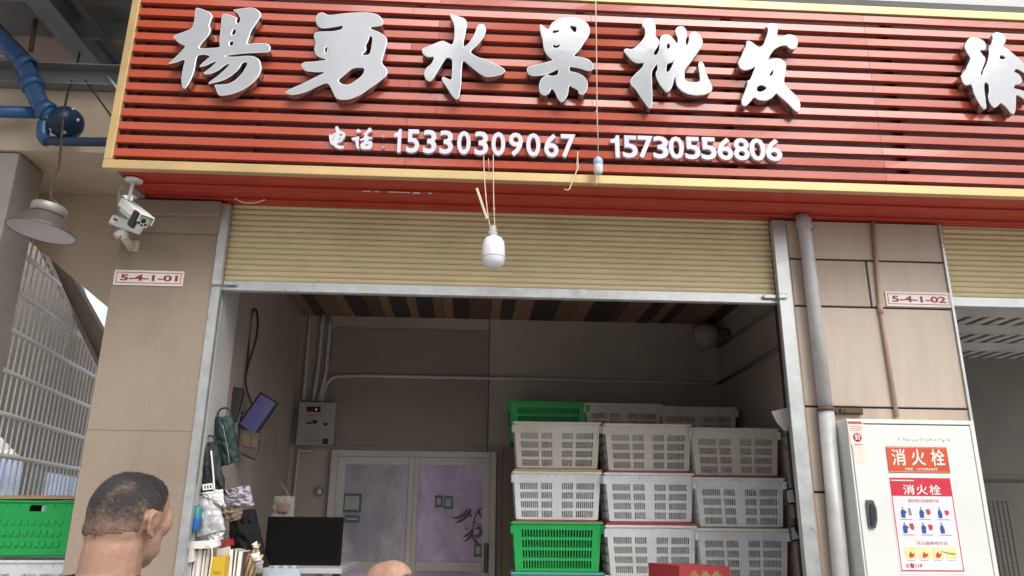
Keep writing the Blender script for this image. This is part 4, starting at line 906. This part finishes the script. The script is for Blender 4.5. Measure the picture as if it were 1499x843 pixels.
O('wall_conduit', MB().tube([(XR-.02, Yq+.0, w6), (XR-.02, sl_.y, w6+.02), (XR-.02, 4.2, w6+.02)], .014, 10), mat('shaded_conduit', (.2, .175, .16), .6), label='dark conduit along the inside wall at the right', cat='conduit', group='conduits on the side wall')
O('wall_conduit', MB().tube([(XR-.02, 6.1, w6+.30), (XR-.02, 4.2, w6+.30)], .012, 10), MATS['shaded_conduit'], label='upper conduit along the inside wall at the right', cat='conduit', group='conduits on the side wall')
sld = T('round_wall_lamp', 'round pale lamp with a metal stem on the inside wall at the right', 'wall lamp')
lp = CAM+ray(1062, 487)*((XR-.03)/ray(1062, 487).x)
O('lamp_head', MB().lathe([(0, .0), (.05, 0), (.10, .05), (.115, .13), (.10, .19), (0, .20)], (lp.x-.06, lp.y, lp.z-.0), (-.9, .3, -.25), 24), mat('dusty_lamp', (.27, .23, .21), .6), sld)
O('stem', MB().tube([(XR-.001, lp.y-.03, lp.z), (lp.x-.07, lp.y, lp.z)], .03, 12), mat('dark_stem', (.07, .055, .05), .6), sld)
ll = T('left_trunking', 'narrow white trunking below the control box', 'trunking')
O('trunking', MB().tube([at(456, 660, Yq), at(437, 660, Yq), at(434, 690, Yq), at(430, 730, Yq)], .012, 8), M_cd, ll)
kn = at(466, 719, YB-.05)
O('metal_knob', MB().lathe([(0, 0), (.03, 0), (.034, .02), (.022, .045), (0, .05)], (kn.x, YB-.002, kn.z), (0, -1, 0), 18), M_steel, label='small round metal knob on the back wall left of the door', cat='disc')  # a small round wall knob

# things on the right jamb
ja = 1.715
wp = T('jamb_paper', 'creased white paper hung on a wire hook inside the right rail', 'paper')
yj = 4.2
O('sheet', MB().prism([at(x, y, yj) for x, y in ((1130, 602), (1146, 598), (1156, 597), (1158, 632), (1148, 629), (1138, 618))], (0, .012, 0)), M_paper, wp)
O('wire_hook', MB().tube([at(x, y, yj-.02) for x, y in ((1155, 622), (1154, 634), (1143, 641), (1152, 658), (1160, 655))], .003, 6), M_black, wp)
for pl_, lab, m in ((((1150, 716), (1163, 713), (1168, 738), (1153, 739)), 'upper small card in a black holder inside the right rail', M_paper), (((1157, 770), (1166, 768), (1174, 791), (1160, 793)), 'lower small card in a black holder inside the right rail', M_paper)):
    t = T('card_holder', lab, 'card holder', 'card holders on the right rail')
    O('holder', MB().pxprism(pl_, yj, .03), M_black, t)
    cx = sum(p[0] for p in pl_)/4; cy = sum(p[1] for p in pl_)/4
    O('card', MB().pxprism([(cx+(x-cx)*.68-1, cy+(y-cy)*.75) for x, y in pl_], yj-.003, .002), mat('card_grey', (.45, .42, .40), .6), t)
O('black_clip', MB().prism([at(x, y, yj-.01) for x, y in ((1162, 760), (1168, 758), (1172, 778), (1171, 786), (1164, 776))], (0, .04, 0)), M_black, label='small black clip above the lower card holder', cat='clip')

# ------------------------------------------------------------------ clutter at the left of the opening
Yk = 4.45
cbl = T('looped_cable', 'dark looped cable hanging on the inside wall above the tilted screen', 'cable')
lpts = [(366, 640), (352, 585), (360, 545), (374, 490), (378, 460), (374, 449), (368, 455), (364, 485), (363, 520), (360, 548), (352, 565), (344, 590)]
lpts = [(368, 590), (360, 568), (359, 552), (366, 525), (376, 495), (378, 465), (374, 450), (368, 458), (364, 490), (363, 520), (360, 545), (352, 565), (343, 590)]
O('loop', MB().tube([at(x, y, 4.75+.004*i) for i, (x, y) in enumerate(lpts)], .0075, 8, 2), mat('brown_cord', (.05, .035, .025), .6), cbl)
ts = T('tilted_screen', 'tilted flat screen with a dim purple picture on the inside wall', 'screen')
Yt = 4.75
O('bezel', MB().pxprism([(381, 573), (407, 589), (372, 641), (347, 622)], Yt, .03), M_black, ts)
O('screen_panel', MB().pxprism([(382, 577), (403, 590), (371.5, 635.5), (351, 620)], Yt-.003, .002), mat('screen_purple', (.07, .065, .16), .25, emit=(.25, .22, .55), estr=.05), ts)
O('arm', MB().tube([at(372, 612, Yt+.04), at(350, 612, Yt+.05), (XL+.001, Yt+.05, at(335, 600, Yt).z)], .014, 8), M_black, ts)
O('black_speaker', MB().box(at(340, 592, 4.62), (.10, .09, .2), (0, R(8), R(12)), .012, 2), mat('black_case', (.022, .02, .02), .45), label='black box fixed on the inside wall behind the tilted screen', cat='speaker box')
ph = T('brochure_holder', 'clear holder with leaflets below the tilted screen', 'leaflet holder')
O('holder', MB().pxprism([(352, 628), (380, 634), (377, 660), (372, 671), (350, 662)], Yt-.02, .04), mat('smoky_plastic', (.12, .10, .09), .3), ph)
O('leaflet', MB().pxprism([(355, 634), (366, 637), (365, 655), (354, 652)], Yt-.025, .003).pxprism([(368, 640), (377, 642), (375, 656), (368, 654)], Yt-.026, .003), mat('leaflet_brown', (.16, .11, .085), .6), ph)
O('rail', MB().pxprism([(353, 663), (371, 671), (371, 673.5), (353, 665.5)], Yt-.03, .05), M_black, ph)
def crumple(px, Y, depth, m, lab, cat, name, amp=.018, seed=0, parent=None, nx=26, ny=30):
    """sheet bulging towards the viewer between four pixel corners, creased"""
    t = bmesh.new(); c = [at(x, y, Y) for x, y in px]; rows = []
    for j in range(ny+1):
        v = j/ny; row = []
        for i in range(nx+1):
            u = i/nx; p = c[0].lerp(c[1], u).lerp(c[3].lerp(c[2], u), v)
            bul = math.sin(math.pi*u)**.6*(.35+.65*math.sin(math.pi*min(1, v*.9+.1)))
            q = Vector((u*5, v*6, seed)); n_ = noise.noise(q)*.6+abs(noise.noise(q*2.1))*.6
            e = .004*noise.noise(Vector((v*9, seed, u)))
            row.append(t.verts.new(p+Vector((e+noise.noise(Vector((v*5, seed+3, 0)))*.006, -depth*bul - amp*n_, noise.noise(Vector((u*5, seed+9, 0)))*.006))))
        rows.append(row)
    for a, b2 in zip(rows, rows[1:]):
        for i in range(nx): f = t.faces.new([a[i], a[i+1], b2[i+1], b2[i]]); f.smooth = True
    back = [[t.verts.new(v.co+Vector((0, .003, 0))) for v in r_] for r_ in rows]
    for a, b2 in zip(back, back[1:]):
        for i in range(nx): t.faces.new([a[i+1], a[i], b2[i], b2[i+1]])
    ring = lambda g_: g_[0]+[r_[-1] for r_ in g_[1:]]+g_[-1][-2::-1]+[r_[0] for r_ in g_[-2:0:-1]]
    ra, rb_ = ring(rows), ring(back); k_ = len(ra)
    for i in range(k_): t.faces.new([ra[(i+1) % k_], ra[i], rb_[i], rb_[(i+1) % k_]])
    return O(name, MB().add(t), m, parent, smooth=True, label=lab if not parent else None, cat=cat if not parent else None)
bg1 = T('green_bag', 'dark green upright bag hanging in front of the tilted screen', 'bag')
crumple([(313, 611), (342, 609), (350, 676), (320, 685)], 4.2, .035, mat('bag_green', (.012, .035, .032), .6, var=.3, bump=.3, bscale=25), '', '', 'bag_body', .022, 41, parent=bg1)
O('bag_strap', MB().tube([at(x, y, 4.19) for x, y in ((318, 613), (320, 600), (330, 596), (337, 601), (339, 612))], .005, 6, 2), M_black, bg1)
O('zip', MB().tube([at(x, y, 4.145) for x, y in ((326, 622), (332, 650), (336, 678))], .0025, 6, 1), mat('zip_grey', (.2, .24, .24), .5), bg1)
bg2 = T('black_bag', 'black bag with a white tag and white stripe hanging by the left rail', 'bag')
crumple([(296, 650), (318, 646), (332, 722), (290, 727)], 4.12, .03, mat('bag_black', (.014, .022, .02), .6, var=.3, bump=.3, bscale=25), '', '', 'bag_body', .02, 42, parent=bg2)
O('bag_strap', MB().tube([at(x, y, 4.11) for x, y in ((300, 652), (302, 640), (309, 637), (314, 642), (315, 650))], .005, 6, 2), M_black, bg2)
O('stripe', MB().tube([at(x, y, 4.068) for x, y in ((309, 660), (312, 690), (314, 722))], .005, 6, 1), M_whitepl, bg2)
O('tag', MB().pxprism([(296, 709), (311, 707), (312, 716), (297, 718)], 4.066, .002), M_paper, bg2)
O('tag_print', MB().pxprism([(299, 711), (301, 711), (301.5, 715), (299.5, 715)], 4.065, .0008).pxprism([(303, 710.5), (305, 710.5), (305.5, 715), (303.5, 715)], 4.065, .0008).pxprism([(307, 710), (309, 710), (309.5, 714.5), (307.5, 714.5)], 4.065, .0008), M_black, bg2)
M_film = mat('silver_film', (.50, .50, .51), .3, .15, var=.12, scale=10, stretch=(4, 4, 1), coat=.4)
crumple([(291, 726), (318, 722), (331, 776), (288, 786)], 4.10, .03, M_film, 'silvery plastic bag roll hanging below the black bag', 'plastic bag', 'plastic_bag', .012, 1)
crumple([(303, 784), (330, 776), (322, 800), (310, 798)], 4.11, .02, M_film, 'crumpled clear plastic end under the silvery bag roll', 'plastic bag', 'plastic_bag', .015, 5)
crumple([(292, 722), (326, 716), (330, 742), (318, 738)], 4.08, .015, M_whitepl, 'folded white plastic sheet above the silvery bag roll', 'plastic sheet', 'plastic_sheet', .014, 2)
crumple([(328, 718), (366, 710), (372, 740), (328, 742)], 4.25, .03, mat('lilac_film', (.40, .38, .44), .45, var=.1), 'bunch of pale lilac plastic bags sticking out from the wall', 'plastic bags', 'plastic_bags', .045, 4)
for k in range(7):
    pass
crumple([(318, 742), (358, 738), (352, 760), (322, 768)], 4.25, .02, mat('tan_cloth', (.26, .2, .15), .8), 'tan cloth bundle under the pale plastic bags', 'cloth', 'cloth_bundle', .03, 7)
bt_ = T('spray_bottle', 'teal and blue can standing by the left shutter rail', 'bottle')
q0 = at(285, 777, 4.06); q1 = at(285, 740, 4.06); hh = q1.z-q0.z
O('can', MB().lathe([(0, 0), (.024, 0), (.025, .006), (.025, hh*.86), (.018, hh*.95), (.012, hh), (0, hh)], q0, seg=20), mat('can_teal', (.03, .2, .22), .35), bt_)
O('label_band', MB().lathe([(.0253, .004), (.0256, .005), (.0256, hh*.5), (.0253, hh*.51)], q0, seg=20), mat('can_blue', (.02, .1, .3), .35), bt_)
bsb = T('shelf_rack', 'white shelf holding papers and notebooks by the left rail', 'shelf')
zsh = at(320, 852, 4.1).z
O('shelf_board', MB().b(-1.38, -.95, 4.03, 4.35, zsh-.03, zsh-.005), M_whitepl, bsb)
O('shelf_side', MB().b(-1.38, -1.35, 4.03, 4.35, .06, zsh-.0305).b(-1.0, -.97, 4.03, 4.35, .06, zsh-.0305), M_whitepl, bsb)
ub = MB().pxprism([(276, 793), (318, 790), (320, 799), (308, 803), (276, 803)], 4.06, .04).pxprism([(275, 803.5), (283, 803.5), (283, 822), (274, 824)], 4.06, .04)
O('shelf_bracket', ub, M_whitepl, bsb)
O('white_cable', MB().tube([at(x, y, 4.045) for x, y in ((302, 796), (310, 800), (311, 812), (308, 830), (305, 850))], .004, 6, 2), M_whitepl, label='white cable curling over the notebooks on the shelf', cat='cable')
random.seed(11)
books = [(268, 277, 815, (.40, .36, .30)), (278, 284, 806, (.22, .19, .17)), (284.5, 289, 808, (.34, .32, .38)), (289.5, 297, 803, (.5, .42, .33)), (297.5, 302, 806, (.36, .24, .14)), (302.5, 308, 804, (.42, .28, .16)), (335, 343, 805, (.20, .13, .10)), (344, 347, 806, (.45, .42, .40)), (348, 356, 808, (.14, .09, .075))]
blab = ['grey notebook at the left end of the shelf', 'thin dark notebook second from the left end', 'narrow lilac notebook among the left notebooks', 'cream notebook with brown edge among the left notebooks', 'slim brown notebook left of the yellow one', 'tan notebook against the yellow box', 'dark brown book right of the yellow box', 'thin pale pad right of the yellow box', 'blackish brown book beside the wooden sticks']
for k, (xa, xb, yt, col) in enumerate(books):
    p, q = at(xa, yt, 4.1), at(xb, yt, 4.1); t = T('notebook', blab[k], 'notebook', 'notebooks on the shelf')
    tl_ = random.uniform(-.05, .05)
    h = p.z-zsh+.004
    O('cover', MB().box(((p.x+q.x)/2, 4.18, zsh-.004+h/2), (q.x-p.x, .15, h), (0, tl_, 0), .001), mat('cover_%d' % k, col, .6, var=.2), t)
    O('pages', MB().box(((p.x+q.x)/2, 4.177, zsh-.001+h/2), ((q.x-p.x)*.7, .15, h-.002), (0, tl_, 0)), M_paper, t)
yb_ = T('yellow_box', 'bright yellow box among the notebooks on the shelf', 'box')
p, q = at(309, 815, 4.07), at(331, 815, 4.07)
O('carton', MB().b(p.x, q.x, 4.07, 4.2, zsh-.004, p.z, .002), mat('box_yellow', (.60, .40, .03), .45), yb_)
O('side_panel', MB().b(q.x+.0005, q.x+.012, 4.08, 4.2, zsh-.004, p.z+.006), mat('box_ochre', (.48, .30, .04), .5), yb_)
O('print_line', MB().pxprism([(312, 836), (324, 837), (324, 838), (312, 837)], 4.0685, .001).pxprism([(312, 839), (322, 840), (322, 841), (312, 840)], 4.0685, .001), mat('ochre_print', (.3, .18, .02), .6), yb_)
O('paper_sheaf', MB().pxprism([(311, 805), (337, 800), (336, 815), (330, 816), (311, 815)], 4.21, .01), M_paper, label='white paper sheaf standing behind the yellow box', cat='paper')
O('red_packet', MB().pxprism([(322, 795), (338, 789), (339, 798), (322, 799)], 4.24, .05), mat('packet_red', (.45, .02, .02), .5), label='small red packet lying above the yellow box', cat='packet')
tb = MB(); 
for k, (xa, ya, xb, yb2, r_) in enumerate(((357, 850, 374, 800, .008), (363, 850, 378, 806, .009), (350, 850, 366, 810, .010), (368, 850, 384, 812, .007), (360, 850, 380, 796, .005))):
    t = T('wooden_stick', ['long wooden stick leaning right in the shelf bundle', 'thick wooden stick in the middle of the shelf bundle', 'dark wooden stick at the left of the shelf bundle', 'pale wooden stick at the right of the shelf bundle', 'thin yellowish stick with a paper flag in the shelf bundle'][k], 'stick', 'wooden sticks on the shelf')
    O('shaft', MB().tube([at(xa, ya, 4.14+.02*k), at(xb, yb2, 4.12+.02*k)], r_*1.0, 10), [M_wood, mat('stick_tan', (.5, .36, .2), .6), mat('stick_dark', (.22, .14, .1), .6), mat('stick_gold', (.5, .36, .12), .45), M_wood][k], t)
for k, (pp_, lab) in enumerate(((((368, 797), (376, 792), (378, 801), (372, 803)), 'small white paper tab on top of the thin stick'), (((366, 812), (380, 808), (382, 820), (372, 822)), 'crumpled white paper scrap among the wooden sticks'), (((372, 822), (386, 820), (384, 832), (374, 834)), 'crumpled grey scrap beside the wooden sticks'))):
    crumple([pp_[0], pp_[1], pp_[2], pp_[3]], 4.11+.01*k, .01, M_paper if k < 2 else mat('grey_scrap', (.32, .29, .29), .7), lab, 'paper scrap', 'paper_scrap', .007, 12+k, nx=10, ny=10)
crumple([(334, 748), (374, 745), (394, 830), (340, 836)], 4.62, .08, mat('black_cloth', (.010, .010, .011), .9, bump=.3, bscale=60), 'black coat hanging on the inside wall behind the sticks', 'coat', 'black_coat', .04, 20)
hgb = T('printed_bag', 'pale plastic shopping bag with faint red print on the inside wall', 'plastic bag')
crumple([(401, 726), (432, 726), (430, 772), (396, 766)], 5.2, .03, mat('bag_pale', (.40, .36, .33), .6, var=.12), '', '', 'bag_body', .014, 30, parent=hgb)
O('bag_strap', MB().tube([at(x, y, 5.2) for x, y in ((402, 727), (411, 704), (424, 727))], .0035, 6), MATS['bag_pale'], hgb)
crumple([(406, 736), (424, 737), (422, 750), (405, 749)], 5.157, .008, mat('faint_red', (.34, .22, .19), .7), '', '', 'bag_print', .006, 31, parent=hgb)
# dark desk monitor and foam mat
dm = T('desk_screen', 'large dark screen standing on the desk in front of the sliding door', 'monitor')
p, q = at(392, 756, 5.0), at(497, 830, 5.0)
O('bezel', MB().b(p.x, q.x, 5.0, 5.05, q.z+.005, p.z, .008, 2), mat('monitor_black', (.010, .009, .009), .6, spec=.1), dm)
O('panel', MB().b(p.x+.015, q.x-.015, 4.998, 4.9995, q.z+.03, p.z-.015), mat('monitor_panel', (.009, .008, .008), .6, spec=.08), dm)
O('foot', MB().b((p.x+q.x)/2-.1, (p.x+q.x)/2+.1, 4.95, 5.1, q.z-.012, q.z+.004), M_black, dm)
dt = T('desk', 'pale desk top in front of the dark screen', 'desk')
zt = at(450, 832, 4.75).z
O('desk_top', MB().b(XL+.02, at(500, 836, 4.75).x, 4.75, 5.5, zt-.03, zt, .003), mat('desk_pale', (.5, .5, .52), .5), dt)
O('leg', MB().b(XL+.03, XL+.07, 4.8, 4.84, .06, zt-.031), M_dkgrey, dt); O('leg', MB().b(at(500, 836, 4.75).x-.06, at(500, 836, 4.75).x-.02, 4.8, 4.84, .06, zt-.031), M_dkgrey, dt)
fm = MB(); pts = [at(383, 850, 4.72), at(386, 834, 4.72)]
pts = [(383, 850), (386, 833)]
x = 389
while x < 436: pts += [(x, 833), (x-1, 828), (x+6, 828), (x+5, 833)]; x += 13
pts += [(438, 833), (440, 850)]
O('foam_mat', MB().pxprism(pts, 4.70, .02), mat('foam_blue', (.50, .60, .66), .7), label='pale blue foam mat with a toothed edge at the desk front', cat='foam mat')

# ------------------------------------------------------------------ people
def ell(mb, c, r, rot=None, seg=20):
    t = bmesh.new(); bmesh.ops.create_uvsphere(t, u_segments=seg, v_segments=seg//2+2, radius=1)
    M = Matrix.Translation(Vector(c)) @ (rot.to_4x4() if rot is not None else Matrix()) @ Matrix.Diagonal((*r, 1)); mb.add(t, M)
def cap(mb, a, b, ra, rb):
    a, b = Vector(a), Vector(b); d = b-a; n = 8
    mb.tube([a+d*(i/n) for i in range(n+1)], [ra+(rb-ra)*i/n for i in range(n+1)], 16)
    ell(mb, a, (ra,)*3, seg=14); ell(mb, b, (rb,)*3, seg=14)
def hairmat():
    if 'hm' in MATS: return MATS['hm']
    m = mat('cropped_hair', (.028, .025, .025), .55, bump=.6, bscale=330); n = m.node_tree; b = n.nodes['Principled BSDF']
    src = b.inputs['Base Color'].links[0].from_socket
    a = n.nodes.new('ShaderNodeAttribute'); a.attribute_name = 'hair_cover'
    nz = n.nodes.new('ShaderNodeTexNoise'); nz.inputs['Scale'].default_value = 120; nz.inputs['Detail'].default_value = 4
    tc = n.nodes.new('ShaderNodeTexCoord'); n.links.new(tc.outputs['Object'], nz.inputs['Vector'])
    ad = n.nodes.new('ShaderNodeMath'); ad.operation = 'MULTIPLY_ADD'; n.links.new(nz.outputs['Fac'], ad.inputs[0]); ad.inputs[1].default_value = .7; n.links.new(a.outputs['Fac'], ad.inputs[2])
    mr = n.nodes.new('ShaderNodeMapRange'); n.links.new(ad.outputs[0], mr.inputs[0]); mr.inputs[1].default_value = .3; mr.inputs[2].default_value = 1.05
    mx = n.nodes.new('ShaderNodeMix'); mx.data_type = 'RGBA'; n.links.new(mr.outputs[0], mx.inputs[0]); mx.inputs[6].default_value = (.36, .215, .155, 1); n.links.new(src, mx.inputs[7])
    n.links.new(mx.outputs[2], b.inputs['Base Color']); MATS['hm'] = m; return m
def person(label, base, ang, J, hc, hpitch, hair, voxel):
    """one continuous skin: limbs, torso, neck and head are fused by a voxel remesh; clothes and hair are shells on it"""
    mb = MB()
    HM = Matrix.Translation(Vector(hc)) @ Matrix.Rotation(hpitch, 4, 'X')
    hd_ = MB()
    ell(hd_, (0, -.012, .0), (.076, .092, .088)); ell(hd_, (0, .018, .01), (.070, .078, .078)); ell(hd_, (0, .030, -.06), (.060, .062, .062)); ell(hd_, (0, .058, -.098), (.034, .030, .026))
    ell(hd_, (0, -.05, -.04), (.064, .053, .06))
    for s in (-1, 1):
        ell(hd_, (s*.034, .066, -.032), (.026, .022, .020)); ell(hd_, (s*.03, .080, .004), (.030, .014, .016)); ell(hd_, (s*.05, .058, -.015), (.020, .022, .034)); ell(hd_, (s*.036, .030, -.078), (.022, .045, .03))
        er = Euler((R(-12), R(s*4), R(s*22))).to_matrix()
        ell(hd_, (s*.077, -.024, -.028), (.006, .015, .025), er)
        t = []
        for k in range(15):
            a = R(-120+k*23); t.append(Vector((s*(.0815+.0035*math.sin(a)), -.026-.0155*math.cos(a)*(.8 if math.sin(a) < 0 else 1), -.024+.025*math.sin(a))))
        hd_.tube(t, .0048, 8, 1); ell(hd_, (s*.078, -.016, -.051), (.005, .008, .009))
    ell(hd_, (0, .096, -.036), (.015, .017, .011)); cap(hd_, (0, .088, .0), (0, .100, -.03), .009, .011)
    ell(hd_, (0, .088, -.068), (.022, .010, .006)); ell(hd_, (0, .087, -.078), (.020, .010, .006))
    t = bmesh.new(); t.from_mesh(hd_.mesh('h')); mb.add(t, HM)
    hcv = Vector(hc); nb_ = Vector(J['neck'])
    nk = HM @ Vector((0, -.036, -.075))
    cap(mb, nk, nb_, .0635, .068); cap(mb, nb_+Vector((0, -.01, -.01)), Vector(J['chest']), .07, .12)
    ch_, pv = Vector(J['chest']), Vector(J['pelvis'])
    ell(mb, ch_, (.165, .105, .14)); ell(mb, ch_.lerp(pv, .5), (.145, .10, .17)); ell(mb, pv, (.155, .11, .12))
    for s in (-1, 1):
        sh = Vector(J['sh']); sh.x *= s; el = Vector(J['el']); el.x *= s; wr = Vector(J['wr']); wr.x *= s
        cap(mb, nb_+Vector((0, -.012, -.02)), sh+Vector((0, 0, .012)), .05, .045); ell(mb, sh, (.06, .058, .06)); cap(mb, sh, el, .049, .039); cap(mb, el, wr, .038, .026)
        d = (wr-el).normalized(); pm = wr+d*.05; ell(mb, pm, (.018, .038, .05), d.to_track_quat('Z', 'Y').to_matrix() @ Matrix.Diagonal((1, 1, 1)))
        for k in range(4):
            off = Vector((0, -.027+.018*k, 0)); L_ = (.055, .068, .072, .062)[k]
            f0 = pm+d*.035+off; f1 = f0+d*L_*.5+Vector((-s*.006, 0, 0)); f2 = f1+d*L_*.45+Vector((-s*.014, 0, 0)); cap(mb, f0, f1, .0088, .0082); cap(mb, f1, f2, .0082, .007)
        cap(mb, pm+Vector((0, .03, .01)), pm+d*.03+Vector((-s*.01, .058, 0)), .0105, .009)
        hp = Vector(J['hip']); hp.x *= s; kn_ = Vector(J['knee']); kn_.x *= s; an = Vector(J['ankle']); an.x *= s
        cap(mb, hp, kn_, .082, .055); cap(mb, kn_, an, .054, .038); ell(mb, an+Vector((0, .07, -.035)), (.042, .115, .038))
    me0 = mb.mesh('body'); o = bpy.data.objects.new('tmp', me0); COL.objects.link(o)
    m = o.modifiers.new('r', 'REMESH'); m.mode = 'VOXEL'; m.voxel_size = voxel; m.use_smooth_shade = True
    m = o.modifiers.new('s', 'SMOOTH'); m.iterations = 3; m.factor = .5
    bpy.context.view_layer.update(); dg = bpy.context.evaluated_depsgraph_get(); me = bpy.data.meshes.new_from_object(o.evaluated_get(dg)); bpy.data.objects.remove(o)
    WM = Matrix.Translation(Vector(base)) @ Matrix.Rotation(ang-math.pi/2, 4, 'Z')
    t = T('person', label, 'person')
    n = len(me.vertices); co = np.empty(n*3); me.vertices.foreach_get('co', co); co = co.reshape(-1, 3); no = np.empty(n*3); me.vertices.foreach_get('normal', no); no = no.reshape(-1, 3)
    HI = np.array(HM.inverted()); hl = co @ HI[:3, :3].T + HI[:3, 3]
    polys = [tuple(p.vertices) for p in me.polygons]
    def shell(name, mask, off, m=None):
        idx = {}; vs = []; fs = []
        for p in polys:
            if all(mask[i] for i in p):
                q = []
                for i in p:
                    if i not in idx: idx[i] = len(vs); vs.append(tuple(co[i]+no[i]*(off if not callable(off) else off(i))))
                    q.append(idx[i])
                fs.append(q)
        s_ = bpy.data.meshes.new(name); s_.from_pydata(vs, [], fs); s_.update(); s_.transform(WM)
        return s_, [i for i in idx]
    # hair
    x, y, z = hl[:, 0], hl[:, 1], hl[:, 2]; nz = np.array([noise.noise(Vector(v)*60) for v in hl])*.006
    head = (z > -.09) & (np.linalg.norm(hl, axis=1) < .135)
    ear = (np.abs(x) > .070) & (y > -.056) & (y < .008) & (z < .006)
    if hair == 'crop':
        line = np.where(y < -.045, -.056+(y+.1)*.35, np.where(y < .012, .002, .002+(y-.012)*1.7))
        hm = head & (z+nz*1.8 > line) & ~ear & ((y < .074) | (z > .052))
        topm = hm & (z > .030+nz*2+np.where(y < 0, .016, 0)) & (y > -.06)
    else:
        hm = head & (z+nz < .022) & (z+nz > -.055) & (y < .0) & ~ear; topm = hm & False
    ob_ = me.copy(); ob_.transform(WM); O('body', ob_, M_skin, t, smooth=True, recalc=False)
    s_, ids = shell('hair', hm, lambda i: .0015+.0032*min(1, max(0, (z[i]+.06)/.08)))
    den = np.zeros(n)
    if hair == 'crop':
        side_ = np.clip((z-.0)/.05, 0, 1); back_ = np.clip((z+.066)/.09, 0, 1)
        wy = np.clip((y+.005)/.05, 0, 1); den = back_*.85*(1-wy)+side_*wy
        big = np.array([noise.noise(Vector(v)*22+Vector((3, 1, 0))) for v in hl])
        den = np.clip(den*.95+nz*18+np.minimum(big, .1)*.42*(y < .03), 0, 1)
    else: den = np.full(n, .45)
    at_ = s_.attributes.new('hair_cover', 'FLOAT', 'POINT')
    for k, i in enumerate(ids): at_.data[k].value = float(den[i])
    s_.materials.append(hairmat())
    for p in s_.polygons: p.use_smooth = True
    ho = bpy.data.objects.new('hair', s_); COL.objects.link(ho); ho.parent = t
    # cropped stubble: short tapering blades
    rs = random.Random(5); vs = []; fs = []; W3 = np.array(WM)
    cand = np.nonzero(hm)[0]
    for _ in range(16000 if hair == 'crop' else 2500):
        i = int(cand[rs.randrange(len(cand))]); L_ = (.0075 if topm[i] else .0032)*rs.uniform(.6, 1.25)
        if z[i] < -.02: L_ *= .8
        b0 = co[i]+np.array([rs.uniform(-.003, .003) for _ in range(3)])*(1-np.abs(no[i]))+no[i]*.0012
        dirn = no[i]*.75+np.array(HM.to_3x3() @ Vector((0, .35 if topm[i] else -.1, -.35)))+np.array([rs.uniform(-.35, .35) for _ in range(3)])
        dirn /= np.linalg.norm(dirn); tt = np.cross(dirn, [rs.uniform(-1, 1) for _ in range(3)]); tt /= max(np.linalg.norm(tt), 1e-6)
        k = len(vs); wd_ = .00055
        for v in (b0-tt*wd_, b0+tt*wd_, b0+dirn*L_): vs.append(tuple(W3[:3, :3] @ v + W3[:3, 3]))
        fs.append((k, k+1, k+2))
    sm_ = bpy.data.meshes.new('stubble'); sm_.from_pydata(vs, [], fs); sm_.update(); sm_.materials.append(M_hair)
    so2 = bpy.data.objects.new('stubble', sm_); COL.objects.link(so2); so2.parent = ho; so2['kind'] = 'stuff'
    # eyes, brows
    for s in (-1, 1):
        e = HM @ Vector((s*.032, .0735, -.012)); e = WM @ e; f_ = (WM.to_3x3() @ HM.to_3x3() @ Vector((0, 1, 0))).normalized()
        mbx = MB(); ell(mbx, e, (.0115, .0115, .0115), seg=16); eo = O('eye', mbx, mat('eye_white', (.7, .66, .62), .2), t, smooth=True)
        O('iris', MB().lathe([(0, .0122), (.003, .0121), (.0052, .011), (.0052, .009)], e, f_, 16), mat('iris_dark', (.03, .015, .01), .15), eo)
        pb = [WM @ (HM @ Vector((s*q, .092-abs(q-.03)*.5, .012+.003*math.sin((q-.012)*60)))) for q in (.012, .025, .038, .05)]
        O('eyebrow', MB().tube(pb, [.002, .0035, .003, .0015], 8, 1), M_hair, t)
    # clothes
    zn = J['neckline']; arm = np.abs(co[:, 0]) > .21
    up_ = (co @ np.array(J['axis'])) if 'axis' in J else co[:, 2]
    nkc = np.linalg.norm(co-np.array(J['neck']), axis=1)
    sm1 = (co[:, 2] > J['waist']) & (nkc > .075) & ~head & (co[:, 2] < zn) & ~((np.abs(co[:, 0]) > .19) & (co[:, 2] < J['sleeve']))
    s_, _ = shell('shirt', sm1, .009, M_shirt); O('shirt', s_, M_shirt, t, smooth=True)
    tm = (co[:, 2] < J['waist']+.02) & (co[:, 2] > .09) & (np.abs(co[:, 0]) < .19)
    s_, _ = shell('trousers', tm, .011, M_trous); O('trousers', s_, M_trous, t, smooth=True)
    fm_ = (co[:, 2] < .075); s_, _ = shell('shoes', fm_, .006, M_black); O('shoes', s_, M_black, t, smooth=True)
    return t
HG = 1.59
YM = 1.88; hp_ = at(183, 765, YM)
person('man with short cropped black hair seen from behind before the pillar', (hp_.x, YM, at(182, 690, YM).z-1.686), R(76),
  dict(neck=(0, -.03, 1.43), chest=(0, -.02, 1.27), pelvis=(0, -.01, .95), sh=(.185, -.02, 1.38), el=(.235, -.03, 1.10), wr=(.25, .03, .86), hip=(.085, 0, .92), knee=(.095, .02, .5), ankle=(.1, -.01, .08), neckline=1.455, waist=.98, sleeve=1.17),
  (0, .015, 1.592), R(-4), 'crop', .0045)
hp2 = at(566, 822, 3.2)
person('man with a bald head stooping inside the shop below the door', (hp2.x+.35, 3.2, hp2.z-1.402), R(172),
  dict(neck=(0, .28, 1.22), chest=(0, .17, 1.10), pelvis=(0, -.08, .86), sh=(.18, .22, 1.19), el=(.22, .30, .93), wr=(.2, .48, .80), hip=(.085, -.07, .84), knee=(.1, .05, .46), ankle=(.1, -.03, .08), neckline=1.26, waist=.88, sleeve=1.0),
  (0, .345, 1.315), R(-12), 'bald', .0055)

finish()
